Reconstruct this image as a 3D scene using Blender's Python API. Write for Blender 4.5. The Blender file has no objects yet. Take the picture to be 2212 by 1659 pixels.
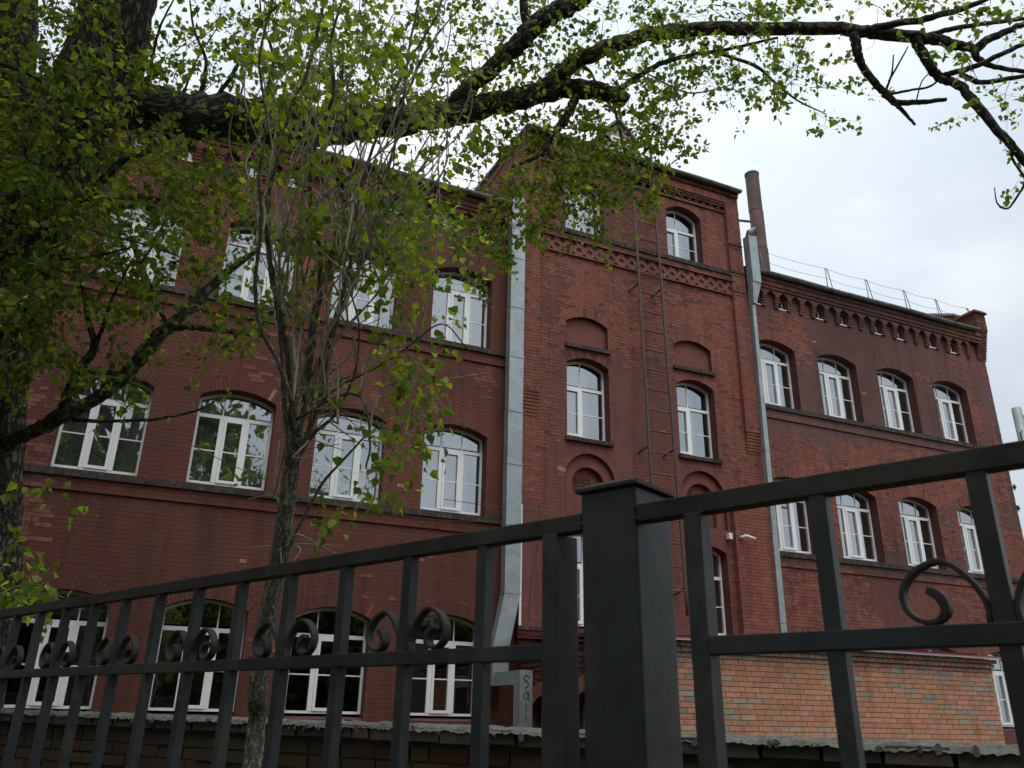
import bpy, math, random
import numpy as np
from mathutils import Matrix, Vector

random.seed(7)
RNG = np.random.default_rng(11)
SC = bpy.context.scene
COL = SC.collection

# ------------------------------------------------------------------ camera, sky, sun, exposure
# world frame: X along the facade, Y towards the building, Z up; eye height is z = 0, ground is z = -1.65
R_ = np.array([0.91577554, -0.40127134, 0.01834319])
U_ = np.array([-0.16660334, -0.33787473, 0.92632823])
F_ = np.array([0.36551127, 0.85136477, 0.37627056])
FL = 1763.64
GROUND = -1.65
cam = bpy.data.cameras.new("camera")
cam.sensor_width = 36.0
cam.lens = FL / 2212 * 36
cam.clip_start = 0.05
cam.clip_end = 2000
cam.dof.use_dof = True
cam.dof.focus_distance = 15.0
cam.dof.aperture_fstop = 14.0
camo = bpy.data.objects.new("camera", cam)
camo.matrix_world = Matrix(((R_[0], U_[0], -F_[0], 0), (R_[1], U_[1], -F_[1], 0), (R_[2], U_[2], -F_[2], 0), (0, 0, 0, 1)))
COL.objects.link(camo)
SC.camera = camo

SUN_AZ, SUN_EL = math.radians(186), math.radians(62)
w = bpy.data.worlds.new("World")
SC.world = w
w.use_nodes = True
nt = w.node_tree
for n_ in list(nt.nodes):
    nt.nodes.remove(n_)
def N(t, typ, **kw):
    n = t.nodes.new(typ)
    for k, v in kw.items():
        setattr(n, k, v)
    return n
out = N(nt, "ShaderNodeOutputWorld")
sky = N(nt, "ShaderNodeTexSky", sky_type='NISHITA', sun_disc=False, sun_elevation=SUN_EL, sun_rotation=SUN_AZ, dust_density=2.0)
bg1 = N(nt, "ShaderNodeBackground"); bg1.inputs[1].default_value = 0.10
nt.links.new(sky.outputs[0], bg1.inputs[0])
tc = N(nt, "ShaderNodeTexCoord")
nz = N(nt, "ShaderNodeTexNoise"); nz.inputs["Scale"].default_value = 2.6; nz.inputs["Detail"].default_value = 7; nz.inputs["Roughness"].default_value = 0.5
mp = N(nt, "ShaderNodeMapping"); mp.inputs["Scale"].default_value = (1, 1, 1.9); mp.inputs["Location"].default_value = (0.35, 0.1, 0.0)
nt.links.new(tc.outputs["Generated"], mp.inputs[0]); nt.links.new(mp.outputs[0], nz.inputs[0])
ramp = N(nt, "ShaderNodeValToRGB")
ramp.color_ramp.elements[0].position = 0.40; ramp.color_ramp.elements[0].color = (0.60, 0.675, 0.76, 1)
ramp.color_ramp.elements[1].position = 0.60; ramp.color_ramp.elements[1].color = (0.82, 0.87, 0.92, 1)
nt.links.new(nz.outputs[0], ramp.inputs[0])
# a broad bright patch of thin cloud, set apart from the sun's direction
sd = np.array([math.sin(SUN_AZ) * math.cos(SUN_EL), math.cos(SUN_AZ) * math.cos(SUN_EL), math.sin(SUN_EL)])
dot = N(nt, "ShaderNodeVectorMath", operation='DOT_PRODUCT'); GA, GE = math.radians(33), math.radians(34)
dot.inputs[1].default_value = (math.sin(GA) * math.cos(GE), math.cos(GA) * math.cos(GE), math.sin(GE))   # thin bright cloud
nt.links.new(tc.outputs["Generated"], dot.inputs[0])
mr = N(nt, "ShaderNodeMapRange"); mr.inputs[1].default_value = 0.90; mr.inputs[2].default_value = 1.0; mr.inputs[3].default_value = 0.0; mr.inputs[4].default_value = 0.20
nt.links.new(dot.outputs["Value"], mr.inputs[0])
addg = N(nt, "ShaderNodeVectorMath", operation='ADD')
nt.links.new(ramp.outputs[0], addg.inputs[0]); nt.links.new(mr.outputs[0], addg.inputs[1])
# overcast sky: brighter towards the zenith
sepz = N(nt, "ShaderNodeSeparateXYZ"); nt.links.new(tc.outputs["Generated"], sepz.inputs[0])
zen = N(nt, "ShaderNodeMapRange"); zen.inputs[1].default_value = 0.0; zen.inputs[2].default_value = 1.0; zen.inputs[3].default_value = 0.88; zen.inputs[4].default_value = 1.45
sqz = N(nt, "ShaderNodeMath", operation='POWER'); sqz.inputs[1].default_value = 2.0; nt.links.new(sepz.outputs[2], sqz.inputs[0]); nt.links.new(sqz.outputs[0], zen.inputs[0])
scz = N(nt, "ShaderNodeVectorMath", operation='SCALE'); nt.links.new(addg.outputs[0], scz.inputs[0]); nt.links.new(zen.outputs[0], scz.inputs["Scale"])
bg2 = N(nt, "ShaderNodeBackground"); bg2.inputs[1].default_value = 1.0
nt.links.new(scz.outputs[0], bg2.inputs[0])
mx = N(nt, "ShaderNodeMixShader"); mx.inputs[0].default_value = 0.9
nt.links.new(bg1.outputs[0], mx.inputs[1]); nt.links.new(bg2.outputs[0], mx.inputs[2]); nt.links.new(mx.outputs[0], out.inputs[0])

sl = bpy.data.lights.new("sun", 'SUN'); sl.energy = 1.3; sl.angle = math.radians(44); sl.color = (1, 0.96, 0.9)
so = bpy.data.objects.new("sun", sl); COL.objects.link(so)
so.rotation_euler = Vector(sd).to_track_quat('Z', 'Y').to_euler()
SC.view_settings.view_transform = 'Standard'; SC.view_settings.look = 'None'; SC.view_settings.gamma = 1
SC.view_settings.exposure = 0.2
SC.view_settings.use_curve_mapping = False
SC.cycles.max_bounces = 6; SC.cycles.transparent_max_bounces = 12; SC.cycles.caustics_reflective = False; SC.cycles.caustics_refractive = False

# ------------------------------------------------------------------ helpers
def ray(x, y):
    return R_ * ((x - 1106) / FL) - U_ * ((y - 829.5) / FL) + F_
def at(x, y, depth):
    return ray(x, y) * depth
def link(o, parent=None):
    COL.objects.link(o)
    if parent is not None:
        o.parent = parent
    return o
def tag(o, label=None, cat=None, group=None, kind=None):
    if label: o["label"] = label
    if cat: o["category"] = cat
    if group: o["group"] = group
    if kind: o["kind"] = kind
    return o
def empty(name, loc=(0, 0, 0)):
    o = bpy.data.objects.new(name, None); o.location = loc
    o.empty_display_size = 0.2
    COL.objects.link(o)
    return o
def attach(o, root):                       # parts carry world coordinates; keep them
    o.parent = root
    o.matrix_parent_inverse = Matrix.Translation(-Vector(root.location))
    return o

class MB:
    def __init__(s):
        s.v = []; s.f = []; s.c = []; s.bk = []
    def quad(s, a, b, c, d, col=None):
        i = len(s.v); s.v += [a, b, c, d]; s.f.append((i, i + 1, i + 2, i + 3)); s.c.append(col)
    def box(s, x0, x1, y0, y1, z0, z1, col=None):
        i = len(s.v)
        s.v += [(x0, y0, z0), (x1, y0, z0), (x1, y0, z1), (x0, y0, z1), (x0, y1, z0), (x1, y1, z0), (x1, y1, z1), (x0, y1, z1)]
        for q in ((0, 1, 2, 3), (5, 4, 7, 6), (4, 0, 3, 7), (1, 5, 6, 2), (3, 2, 6, 7), (4, 5, 1, 0)):
            s.f.append(tuple(i + k for k in q)); s.c.append(col)
    def obox(s, c, ax, ay, az, col=None):  # oriented box: centre and three half vectors
        c, ax, ay, az = [np.array(t, float) for t in (c, ax, ay, az)]
        i = len(s.v)
        for sx, sy, sz in ((-1, -1, -1), (1, -1, -1), (1, -1, 1), (-1, -1, 1), (-1, 1, -1), (1, 1, -1), (1, 1, 1), (-1, 1, 1)):
            s.v.append(tuple(c + sx * ax + sy * ay + sz * az))
        for q in ((0, 1, 2, 3), (5, 4, 7, 6), (4, 0, 3, 7), (1, 5, 6, 2), (3, 2, 6, 7), (4, 5, 1, 0)):
            s.f.append(tuple(i + k for k in q)); s.c.append(col)
    def prism(s, poly, y0, y1, col=None):  # poly in (x, z), counterclockwise seen from -y
        n = len(poly); i = len(s.v)
        s.v += [(p[0], y0, p[1]) for p in poly] + [(p[0], y1, p[1]) for p in poly]
        s.f.append(tuple(range(i, i + n))); s.c.append(col)
        s.f.append(tuple(range(i + 2 * n - 1, i + n - 1, -1))); s.c.append(col)
        for k in range(n):
            k2 = (k + 1) % n
            s.f.append((i + k, i + n + k, i + n + k2, i + k2)); s.c.append(col)
    def ring(s, outer, inner, y0, y1, col=None):
        n = len(outer); i = len(s.v)
        s.v += [(p[0], y0, p[1]) for p in outer] + [(p[0], y0, p[1]) for p in inner] + [(p[0], y1, p[1]) for p in outer] + [(p[0], y1, p[1]) for p in inner]
        for k in range(n):
            k2 = (k + 1) % n
            s.f += [(i + k, i + k2, i + n + k2, i + n + k), (i + n + k, i + n + k2, i + 3 * n + k2, i + 3 * n + k),
                    (i + k2, i + k, i + 2 * n + k, i + 2 * n + k2), (i + 2 * n + k2, i + 2 * n + k, i + 3 * n + k, i + 3 * n + k2)]
            s.c += [col] * 4
    def tube(s, pts, rad, sides=8, col=None, cap=True, wob=0.0, rect=None, ref=None):
        pts = np.array(pts, float); n = len(pts)
        if np.isscalar(rad): rad = [rad] * n
        d = np.gradient(pts, axis=0); d /= np.linalg.norm(d, axis=1)[:, None] + 1e-9
        up = np.array(ref, float) if ref is not None else (np.array([0, 0, 1.]) if abs(d[0][2]) < .9 else np.array([1., 0, 0]))
        a = np.cross(d[0], up); a /= np.linalg.norm(a)
        i = len(s.v); L = 0
        for k in range(n):
            if k: L += np.linalg.norm(pts[k] - pts[k - 1])
            a = a - d[k] * (a @ d[k]); a /= np.linalg.norm(a) + 1e-9
            b = np.cross(d[k], a)
            for j in range(sides):
                th = 2 * math.pi * j / sides
                if rect: th += math.pi / 4
                rr = rad[k] * (1 + (wob * (math.sin(3 * th + L * 5) * .4 + random.uniform(-1, 1)) if wob else 0))
                if rect:
                    v = pts[k] + a * math.cos(th) * 1.4142 * rect[0] * rad[k] + b * math.sin(th) * 1.4142 * rect[1]
                else:
                    v = pts[k] + (a * math.cos(th) + b * math.sin(th)) * rr
                s.v.append(tuple(v)); s.bk.append((math.cos(th) * rad[k], math.sin(th) * rad[k], L))
        for k in range(n - 1):
            for j in range(sides):
                j2 = (j + 1) % sides
                s.f.append((i + k * sides + j, i + k * sides + j2, i + (k + 1) * sides + j2, i + (k + 1) * sides + j)); s.c.append(col)
        if cap:
            s.f.append(tuple(i + (n - 1) * sides + j for j in range(sides))); s.c.append(col)
            s.f.append(tuple(i + j for j in range(sides - 1, -1, -1))); s.c.append(col)
    def mesh(s, name, mat, smooth=False, M=None):
        me = bpy.data.meshes.new(name)
        v = s.v
        if M is not None:
            A = np.array(v) @ np.array(M.to_3x3()).T + np.array(M.translation)
            v = [tuple(t) for t in A]
        me.from_pydata(v, [], s.f)
        me.materials.append(mat)
        if any(c is not None for c in s.c):
            at_ = me.attributes.new("Col", 'FLOAT_COLOR', 'FACE')
            cc = np.array([(c if c is not None else (.2, .1, .08)) + (1.,) for c in s.c], dtype=np.float32)
            at_.data.foreach_set("color", cc.ravel())
        if s.bk and len(s.bk) == len(s.v):
            at_ = me.attributes.new("bark", 'FLOAT_VECTOR', 'POINT')
            at_.data.foreach_set("vector", np.array(s.bk, dtype=np.float32).ravel())
        if smooth:
            me.polygons.foreach_set("use_smooth", [True] * len(me.polygons))
        me.update()
        return me
    def build(s, name, mat, root=None, smooth=False, M=None, kind=None):
        o = bpy.data.objects.new(name, s.mesh(name, mat, smooth, M))
        COL.objects.link(o)
        if root is not None: attach(o, root)
        if kind: o["kind"] = kind
        return o

def mesh_np(name, V, Q, mat, cols=None, smooth=False):
    """quads only, fast"""
    me = bpy.data.meshes.new(name)
    me.vertices.add(len(V)); me.vertices.foreach_set("co", V.astype(np.float32).ravel())
    me.loops.add(Q.size); me.loops.foreach_set("vertex_index", Q.astype(np.int32).ravel())
    me.polygons.add(len(Q)); me.polygons.foreach_set("loop_start", np.arange(0, Q.size, 4, dtype=np.int32))
    me.materials.append(mat)
    if cols is not None:
        a = me.attributes.new("Col", 'FLOAT_COLOR', 'FACE')
        a.data.foreach_set("color", np.hstack([cols, np.ones((len(cols), 1))]).astype(np.float32).ravel())
    me.update(calc_edges=True); me.validate()
    me.polygons.foreach_set("use_smooth", [bool(smooth)] * len(me.polygons))
    return me

# value noise for laying out paint and wear
_P = RNG.random((64, 64))
def vnoise(x, z, scale, seed=0):
    x = np.asarray(x, float) / scale + seed * 7.31; z = np.asarray(z, float) / scale + seed * 3.77
    xi = np.floor(x).astype(int); zi = np.floor(z).astype(int); fx = x - xi; fz = z - zi
    fx = fx * fx * (3 - 2 * fx); fz = fz * fz * (3 - 2 * fz)
    g = lambda a, b: _P[a % 64, b % 64]
    return (g(xi, zi) * (1 - fx) + g(xi + 1, zi) * fx) * (1 - fz) + (g(xi, zi + 1) * (1 - fx) + g(xi + 1, zi + 1) * fx) * fz

# ------------------------------------------------------------------ materials
def new_mat(name):
    m = bpy.data.materials.new(name); m.use_nodes = True
    return m, m.node_tree, m.node_tree.nodes["Principled BSDF"]
def simple(name, rgb, rough=0.6, metal=0.0, var=0.25, scale=6.0, bump=0.1, spec=0.5, streak=False, dirt=None, dirt_amt=0.0):
    m, t, b = new_mat(name)
    c = N(t, "ShaderNodeTexCoord"); mp = N(t, "ShaderNodeMapping")
    if streak: mp.inputs["Scale"].default_value = (1, 1, 0.12)
    n1 = N(t, "ShaderNodeTexNoise"); n1.inputs["Scale"].default_value = scale; n1.inputs["Detail"].default_value = 6; n1.inputs["Roughness"].default_value = .65
    t.links.new(c.outputs["Object"], mp.inputs[0]); t.links.new(mp.outputs[0], n1.inputs[0])
    r = N(t, "ShaderNodeValToRGB")
    r.color_ramp.elements[0].position = .3; r.color_ramp.elements[1].position = .7
    r.color_ramp.elements[0].color = tuple(max(0, k * (1 - var)) for k in rgb) + (1,)
    r.color_ramp.elements[1].color = tuple(min(1, k * (1 + var)) for k in rgb) + (1,)
    t.links.new(n1.outputs[0], r.inputs[0])
    src = r.outputs[0]
    if dirt:
        n2 = N(t, "ShaderNodeTexNoise"); n2.inputs["Scale"].default_value = scale * .6; n2.inputs["Detail"].default_value = 8; n2.inputs["Roughness"].default_value = .75
        t.links.new(c.outputs["Object"], n2.inputs[0])
        r2 = N(t, "ShaderNodeValToRGB"); r2.color_ramp.elements[0].position = .5; r2.color_ramp.elements[1].position = .62
        t.links.new(n2.outputs[0], r2.inputs[0])
        ml = N(t, "ShaderNodeMath", operation='MULTIPLY'); ml.inputs[1].default_value = dirt_amt
        t.links.new(r2.outputs[0], ml.inputs[0])
        x = N(t, "ShaderNodeMix", data_type='RGBA'); x.inputs[7].default_value = tuple(dirt) + (1,)
        t.links.new(ml.outputs[0], x.inputs[0]); t.links.new(src, x.inputs[6]); src = x.outputs[2]
    t.links.new(src, b.inputs["Base Color"])
    b.inputs["Roughness"].default_value = rough; b.inputs["Metallic"].default_value = metal
    b.inputs["Specular IOR Level"].default_value = spec
    if bump:
        n3 = N(t, "ShaderNodeTexNoise"); n3.inputs["Scale"].default_value = scale * 8; n3.inputs["Detail"].default_value = 4
        t.links.new(c.outputs["Object"], n3.inputs[0])
        bp = N(t, "ShaderNodeBump"); bp.inputs["Strength"].default_value = bump; bp.inputs["Distance"].default_value = .004
        t.links.new(n3.outputs[0], bp.inputs["Height"]); t.links.new(bp.outputs[0], b.inputs["Normal"])
    return m
def brickmat(name, src='attr', grime=(.035, .03, .027), gr=.35, rough=.85, kk=1.0):
    """colour comes from each brick (face attribute or object colour); grime and grain are added over it"""
    m, t, b = new_mat(name)
    if src == 'attr':
        a = N(t, "ShaderNodeAttribute", attribute_name="Col"); colr = a.outputs["Color"]
    else:
        a = N(t, "ShaderNodeObjectInfo"); colr = a.outputs["Color"]
    g = N(t, "ShaderNodeNewGeometry")
    n1 = N(t, "ShaderNodeTexNoise"); n1.inputs["Scale"].default_value = 14; n1.inputs["Detail"].default_value = 5; n1.inputs["Roughness"].default_value = .7
    t.links.new(g.outputs["Position"], n1.inputs[0])
    mr = N(t, "ShaderNodeMapRange"); mr.inputs[1].default_value = .25; mr.inputs[2].default_value = .75; mr.inputs[3].default_value = .78 * kk; mr.inputs[4].default_value = 1.18 * kk
    t.links.new(n1.outputs[0], mr.inputs[0])
    mu = N(t, "ShaderNodeVectorMath", operation='SCALE'); t.links.new(colr, mu.inputs[0]); t.links.new(mr.outputs[0], mu.inputs["Scale"])
    mpg = N(t, "ShaderNodeMapping"); mpg.inputs["Scale"].default_value = (1, 1, .45)
    n2 = N(t, "ShaderNodeTexNoise"); n2.inputs["Scale"].default_value = 1.1; n2.inputs["Detail"].default_value = 9; n2.inputs["Roughness"].default_value = .72
    t.links.new(g.outputs["Position"], mpg.inputs[0]); t.links.new(mpg.outputs[0], n2.inputs[0])
    r2 = N(t, "ShaderNodeMapRange"); r2.inputs[1].default_value = .48; r2.inputs[2].default_value = .75; r2.inputs[3].default_value = 0; r2.inputs[4].default_value = gr
    t.links.new(n2.outputs[0], r2.inputs[0])
    x = N(t, "ShaderNodeMix", data_type='RGBA'); x.inputs[7].default_value = grime + (1,)
    t.links.new(r2.outputs[0], x.inputs[0]); t.links.new(mu.outputs[0], x.inputs[6])
    mps = N(t, "ShaderNodeMapping"); mps.inputs["Scale"].default_value = (5, 5, .35)
    n4 = N(t, "ShaderNodeTexNoise"); n4.inputs["Scale"].default_value = 1.0; n4.inputs["Detail"].default_value = 6; n4.inputs["Roughness"].default_value = .6
    t.links.new(g.outputs["Position"], mps.inputs[0]); t.links.new(mps.outputs[0], n4.inputs[0])
    r4 = N(t, "ShaderNodeMapRange"); r4.inputs[1].default_value = .50; r4.inputs[2].default_value = .72; r4.inputs[3].default_value = 1.0; r4.inputs[4].default_value = .68
    t.links.new(n4.outputs[0], r4.inputs[0])
    mu2 = N(t, "ShaderNodeVectorMath", operation='SCALE'); t.links.new(x.outputs[2], mu2.inputs[0]); t.links.new(r4.outputs[0], mu2.inputs["Scale"])
    n5 = N(t, "ShaderNodeTexNoise"); n5.inputs["Scale"].default_value = 3.5; n5.inputs["Detail"].default_value = 10; n5.inputs["Roughness"].default_value = .8
    t.links.new(g.outputs["Position"], n5.inputs[0])
    r5 = N(t, "ShaderNodeMapRange"); r5.inputs[1].default_value = .66; r5.inputs[2].default_value = .74; r5.inputs[3].default_value = 0; r5.inputs[4].default_value = .5
    t.links.new(n5.outputs[0], r5.inputs[0])
    x5 = N(t, "ShaderNodeMix", data_type='RGBA'); x5.inputs[7].default_value = (.36, .27, .23, 1)
    t.links.new(r5.outputs[0], x5.inputs[0]); t.links.new(mu2.outputs[0], x5.inputs[6])
    t.links.new(x5.outputs[2], b.inputs["Base Color"])
    b.inputs["Roughness"].default_value = rough; b.inputs["Specular IOR Level"].default_value = .3
    n3 = N(t, "ShaderNodeTexNoise"); n3.inputs["Scale"].default_value = 45; n3.inputs["Detail"].default_value = 4
    t.links.new(g.outputs["Position"], n3.inputs[0])
    bp = N(t, "ShaderNodeBump"); bp.inputs["Strength"].default_value = .5; bp.inputs["Distance"].default_value = .006
    t.links.new(n3.outputs[0], bp.inputs["Height"]); t.links.new(bp.outputs[0], b.inputs["Normal"])
    return m
def barkmat(name, c0, c1, sc=9.0, depth=.03):
    m, t, b = new_mat(name)
    a = N(t, "ShaderNodeAttribute", attribute_name="bark")
    mp = N(t, "ShaderNodeMapping"); mp.inputs["Scale"].default_value = (1, 1, .42)
    t.links.new(a.outputs["Vector"], mp.inputs[0])
    n1 = N(t, "ShaderNodeTexNoise"); n1.inputs["Scale"].default_value = sc * 2.2; n1.inputs["Detail"].default_value = 8; n1.inputs["Roughness"].default_value = .7; n1.inputs["Distortion"].default_value = .6
    t.links.new(mp.outputs[0], n1.inputs[0])
    v = N(t, "ShaderNodeTexVoronoi", feature='DISTANCE_TO_EDGE'); v.inputs["Scale"].default_value = sc * 1.6
    vadd = N(t, "ShaderNodeVectorMath", operation='ADD')
    sc3 = N(t, "ShaderNodeVectorMath", operation='SCALE'); sc3.inputs["Scale"].default_value = .12
    t.links.new(n1.outputs["Color"], sc3.inputs[0]); t.links.new(mp.outputs[0], vadd.inputs[0]); t.links.new(sc3.outputs[0], vadd.inputs[1])
    t.links.new(vadd.outputs[0], v.inputs[0])
    mn = N(t, "ShaderNodeMapRange"); mn.inputs[1].default_value = 0; mn.inputs[2].default_value = .25
    t.links.new(v.outputs["Distance"], mn.inputs[0])
    mm = N(t, "ShaderNodeMath", operation='MULTIPLY'); t.links.new(mn.outputs[0], mm.inputs[0]); t.links.new(n1.outputs[0], mm.inputs[1])
    r = N(t, "ShaderNodeValToRGB"); r.color_ramp.elements[0].color = c0 + (1,); r.color_ramp.elements[1].color = c1 + (1,)
    r.color_ramp.elements[0].position = .08; r.color_ramp.elements[1].position = .55
    t.links.new(mm.outputs[0], r.inputs[0]); t.links.new(r.outputs[0], b.inputs["Base Color"])
    b.inputs["Roughness"].default_value = .95; b.inputs["Specular IOR Level"].default_value = .15
    bp = N(t, "ShaderNodeBump"); bp.inputs["Strength"].default_value = 1.0; bp.inputs["Distance"].default_value = depth
    t.links.new(mm.outputs[0], bp.inputs["Height"]); t.links.new(bp.outputs[0], b.inputs["Normal"])
    return m
def leafmat(name, src='attr'):
    m, t, b = new_mat(name)
    if src == 'attr':
        a = N(t, "ShaderNodeAttribute", attribute_name="Col"); c = a.outputs["Color"]
    else:
        a = N(t, "ShaderNodeObjectInfo"); c = a.outputs["Color"]
    t.links.new(c, b.inputs["Base Color"])
    b.inputs["Roughness"].default_value = .55; b.inputs["Specular IOR Level"].default_value = .35
    tr = N(t, "ShaderNodeBsdfTranslucent")
    g = N(t, "ShaderNodeVectorMath", operation='MULTIPLY'); g.inputs[1].default_value = (2.6, 2.3, .8)
    t.links.new(c, g.inputs[0]); t.links.new(g.outputs[0], tr.inputs[0])
    mx = N(t, "ShaderNodeMixShader"); mx.inputs[0].default_value = .5
    o = t.nodes["Material Output"]
    t.links.new(b.outputs[0], mx.inputs[1]); t.links.new(tr.outputs[0], mx.inputs[2]); t.links.new(mx.outputs[0], o.inputs[0])
    return m
def glassmat():
    m, t, b = new_mat("window_glass")
    o = t.nodes["Material Output"]
    gl = N(t, "ShaderNodeBsdfGlossy"); gl.inputs["Roughness"].default_value = .015; gl.inputs[0].default_value = (.93, .97, 1, 1)
    tr = N(t, "ShaderNodeBsdfTransparent"); tr.inputs[0].default_value = (.80, .84, .83, 1)
    fr = N(t, "ShaderNodeFresnel"); fr.inputs[0].default_value = 1.5
    mr = N(t, "ShaderNodeMapRange"); mr.inputs[1].default_value = 0.0; mr.inputs[2].default_value = .30; mr.inputs[3].default_value = .28; mr.inputs[4].default_value = .9
    t.links.new(fr.outputs[0], mr.inputs[0])
    c = N(t, "ShaderNodeNewGeometry")
    n1 = N(t, "ShaderNodeTexNoise"); n1.inputs["Scale"].default_value = 1.1; n1.inputs["Detail"].default_value = 1
    t.links.new(c.outputs["Position"], n1.inputs[0])
    bp = N(t, "ShaderNodeBump"); bp.inputs["Strength"].default_value = .25; bp.inputs["Distance"].default_value = .02
    t.links.new(n1.outputs[0], bp.inputs["Height"]); t.links.new(bp.outputs[0], gl.inputs["Normal"])
    mx = N(t, "ShaderNodeMixShader")
    t.links.new(mr.outputs[0], mx.inputs[0]); t.links.new(tr.outputs[0], mx.inputs[1]); t.links.new(gl.outputs[0], mx.inputs[2]); t.links.new(mx.outputs[0], o.inputs[0])
    t.nodes.remove(b)
    return m
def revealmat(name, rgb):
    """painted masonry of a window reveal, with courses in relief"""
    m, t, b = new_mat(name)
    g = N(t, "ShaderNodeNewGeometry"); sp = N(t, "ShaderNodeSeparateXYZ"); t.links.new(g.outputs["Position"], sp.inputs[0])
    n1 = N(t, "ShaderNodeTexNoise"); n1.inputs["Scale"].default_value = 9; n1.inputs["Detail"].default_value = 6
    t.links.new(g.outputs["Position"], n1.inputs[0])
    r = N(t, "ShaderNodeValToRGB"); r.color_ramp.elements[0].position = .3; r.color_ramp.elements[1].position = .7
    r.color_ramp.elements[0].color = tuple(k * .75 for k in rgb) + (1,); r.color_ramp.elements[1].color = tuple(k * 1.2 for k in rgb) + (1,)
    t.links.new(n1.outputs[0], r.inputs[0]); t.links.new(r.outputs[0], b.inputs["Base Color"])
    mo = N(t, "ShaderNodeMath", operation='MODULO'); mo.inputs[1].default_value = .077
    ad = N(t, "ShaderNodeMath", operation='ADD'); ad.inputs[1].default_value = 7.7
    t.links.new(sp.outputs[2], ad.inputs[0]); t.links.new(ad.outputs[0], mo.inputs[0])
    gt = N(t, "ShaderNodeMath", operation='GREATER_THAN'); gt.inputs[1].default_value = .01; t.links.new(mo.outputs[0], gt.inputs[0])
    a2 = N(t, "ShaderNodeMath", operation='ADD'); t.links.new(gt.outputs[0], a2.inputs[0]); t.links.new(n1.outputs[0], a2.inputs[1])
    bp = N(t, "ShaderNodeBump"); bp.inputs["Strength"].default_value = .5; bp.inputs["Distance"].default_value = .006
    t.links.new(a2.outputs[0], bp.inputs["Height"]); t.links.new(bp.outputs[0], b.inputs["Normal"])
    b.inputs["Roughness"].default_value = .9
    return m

M_BRICK = brickmat("painted_brick", gr=.5, kk=.80); M_BRICKO = brickmat("painted_brick_single", 'obj', gr=.5, kk=.80)
M_ABRICK = brickmat("orange_brick", 'attr', (.06, .05, .045), .25); M_ABRICKO = brickmat("orange_brick_single", 'obj', (.06, .05, .045), .25)
M_WBRICK = brickmat("mossy_brick", 'attr', (.020, .022, .013), .8); M_WBRICKO = brickmat("mossy_brick_single", 'obj', (.020, .022, .013), .8)
M_JOINT = simple("painted_joint", (.150, .060, .048), .9, var=.2, scale=3, bump=.2, dirt=(.06, .04, .035), dirt_amt=.3)
M_JOINT2 = simple("grey_mortar", (.20, .18, .15), .95, var=.25, scale=20, bump=.4)
M_JOINT3 = simple("dark_mortar", (.05, .045, .032), .95, var=.35, scale=12, bump=.6)
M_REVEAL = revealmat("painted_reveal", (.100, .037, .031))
M_BLIND = simple("painted_plaster", (.175, .062, .046), .9, var=.15, scale=3, bump=.3)
M_SILL = brickmat("weathered_sill_brick", 'attr', (.03, .03, .028), .6)
M_WHITE = simple("white_window_plastic", (.90, .91, .90), .35, var=.04, scale=3, bump=0)
M_GLASS = glassmat()
M_CURT = simple("white_curtain", (.62, .64, .66), .9, var=.12, scale=2, bump=0, streak=True)
M_BLINDS = simple("grey_vertical_blind", (.50, .54, .51), .9, var=.1, scale=2, bump=0)
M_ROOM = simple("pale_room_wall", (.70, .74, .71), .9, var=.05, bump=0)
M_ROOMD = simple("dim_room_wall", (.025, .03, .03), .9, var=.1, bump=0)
M_ZINC = simple("galvanised_sheet", (.33, .38, .39), .45, .45, var=.16, scale=4, bump=.05, dirt=(.18, .19, .18), dirt_amt=.35)
M_ZINCD = simple("old_zinc_gutter", (.20, .21, .21), .5, .5, var=.35, scale=5, bump=.1, dirt=(.05, .05, .05), dirt_amt=.5)
M_ROOF = simple("grey_sheet_roof", (.16, .16, .165), .55, .3, var=.2, scale=2, bump=.05)
M_REDROOF = simple("red_sheet_metal", (.20, .028, .035), .4, var=.12, scale=4, bump=.03)
M_LADDER = simple("rusty_brown_ladder_paint", (.075, .060, .052), .6, .1, var=.25, scale=9, bump=.3, dirt=(.16, .07, .035), dirt_amt=.5)
M_IRON = simple("dark_grey_fence_paint", (.023, .0265, .0265), .50, .0, var=.4, scale=9, spec=.28, bump=.12, dirt=(.060, .055, .046), dirt_amt=.6)
M_IRON2 = simple("brownish_fence_paint", (.034, .033, .027), .6, .0, var=.45, scale=9, spec=.2, bump=.3, dirt=(.05, .046, .038), dirt_amt=.5)
M_CHIM = simple("rusty_stack_metal", (.15, .085, .075), .7, .3, var=.5, scale=1.2, bump=.2, dirt=(.07, .065, .06), dirt_amt=.8)
M_MORTARCAP = simple("lumpy_cement_capping", (.125, .125, .11), .95, var=.45, scale=14, bump=1.0, dirt=(.07, .08, .04), dirt_amt=.75)
M_BARK = barkmat("poplar_bark", (.035, .031, .025), (.22, .20, .165), 12, .022)
M_BARKM = barkmat('grey_green_bark', (.045, .045, .033), (.24, .24, .18), 14, .012)
M_BARKL = barkmat("pale_young_bark", (.075, .068, .052), (.36, .34, .28), 22, .005)
M_TWIG = simple("twig_bark", (.085, .075, .055), .9, var=.3, scale=10, bump=0)
M_TWIGP = simple("pale_twig_bark", (.34, .29, .23), .9, var=.3, scale=10, bump=0)
M_LEAF = leafmat("green_leaf"); M_LEAFO = leafmat("green_leaf_single", 'obj')
M_GROUND = simple("bare_grassy_ground", (.07, .075, .04), .95, var=.4, scale=1.5, bump=.5)
M_BLACK = simple("black_cable_rubber", (.02, .02, .02), .6, var=.1, bump=0)
M_GRAF = simple("grey_spray_paint", (.075, .08, .082), .8, var=.1, bump=0)
M_POLE = simple("grey_steel_pole", (.30, .32, .32), .5, .4, var=.15, scale=3, bump=.05)
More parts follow.
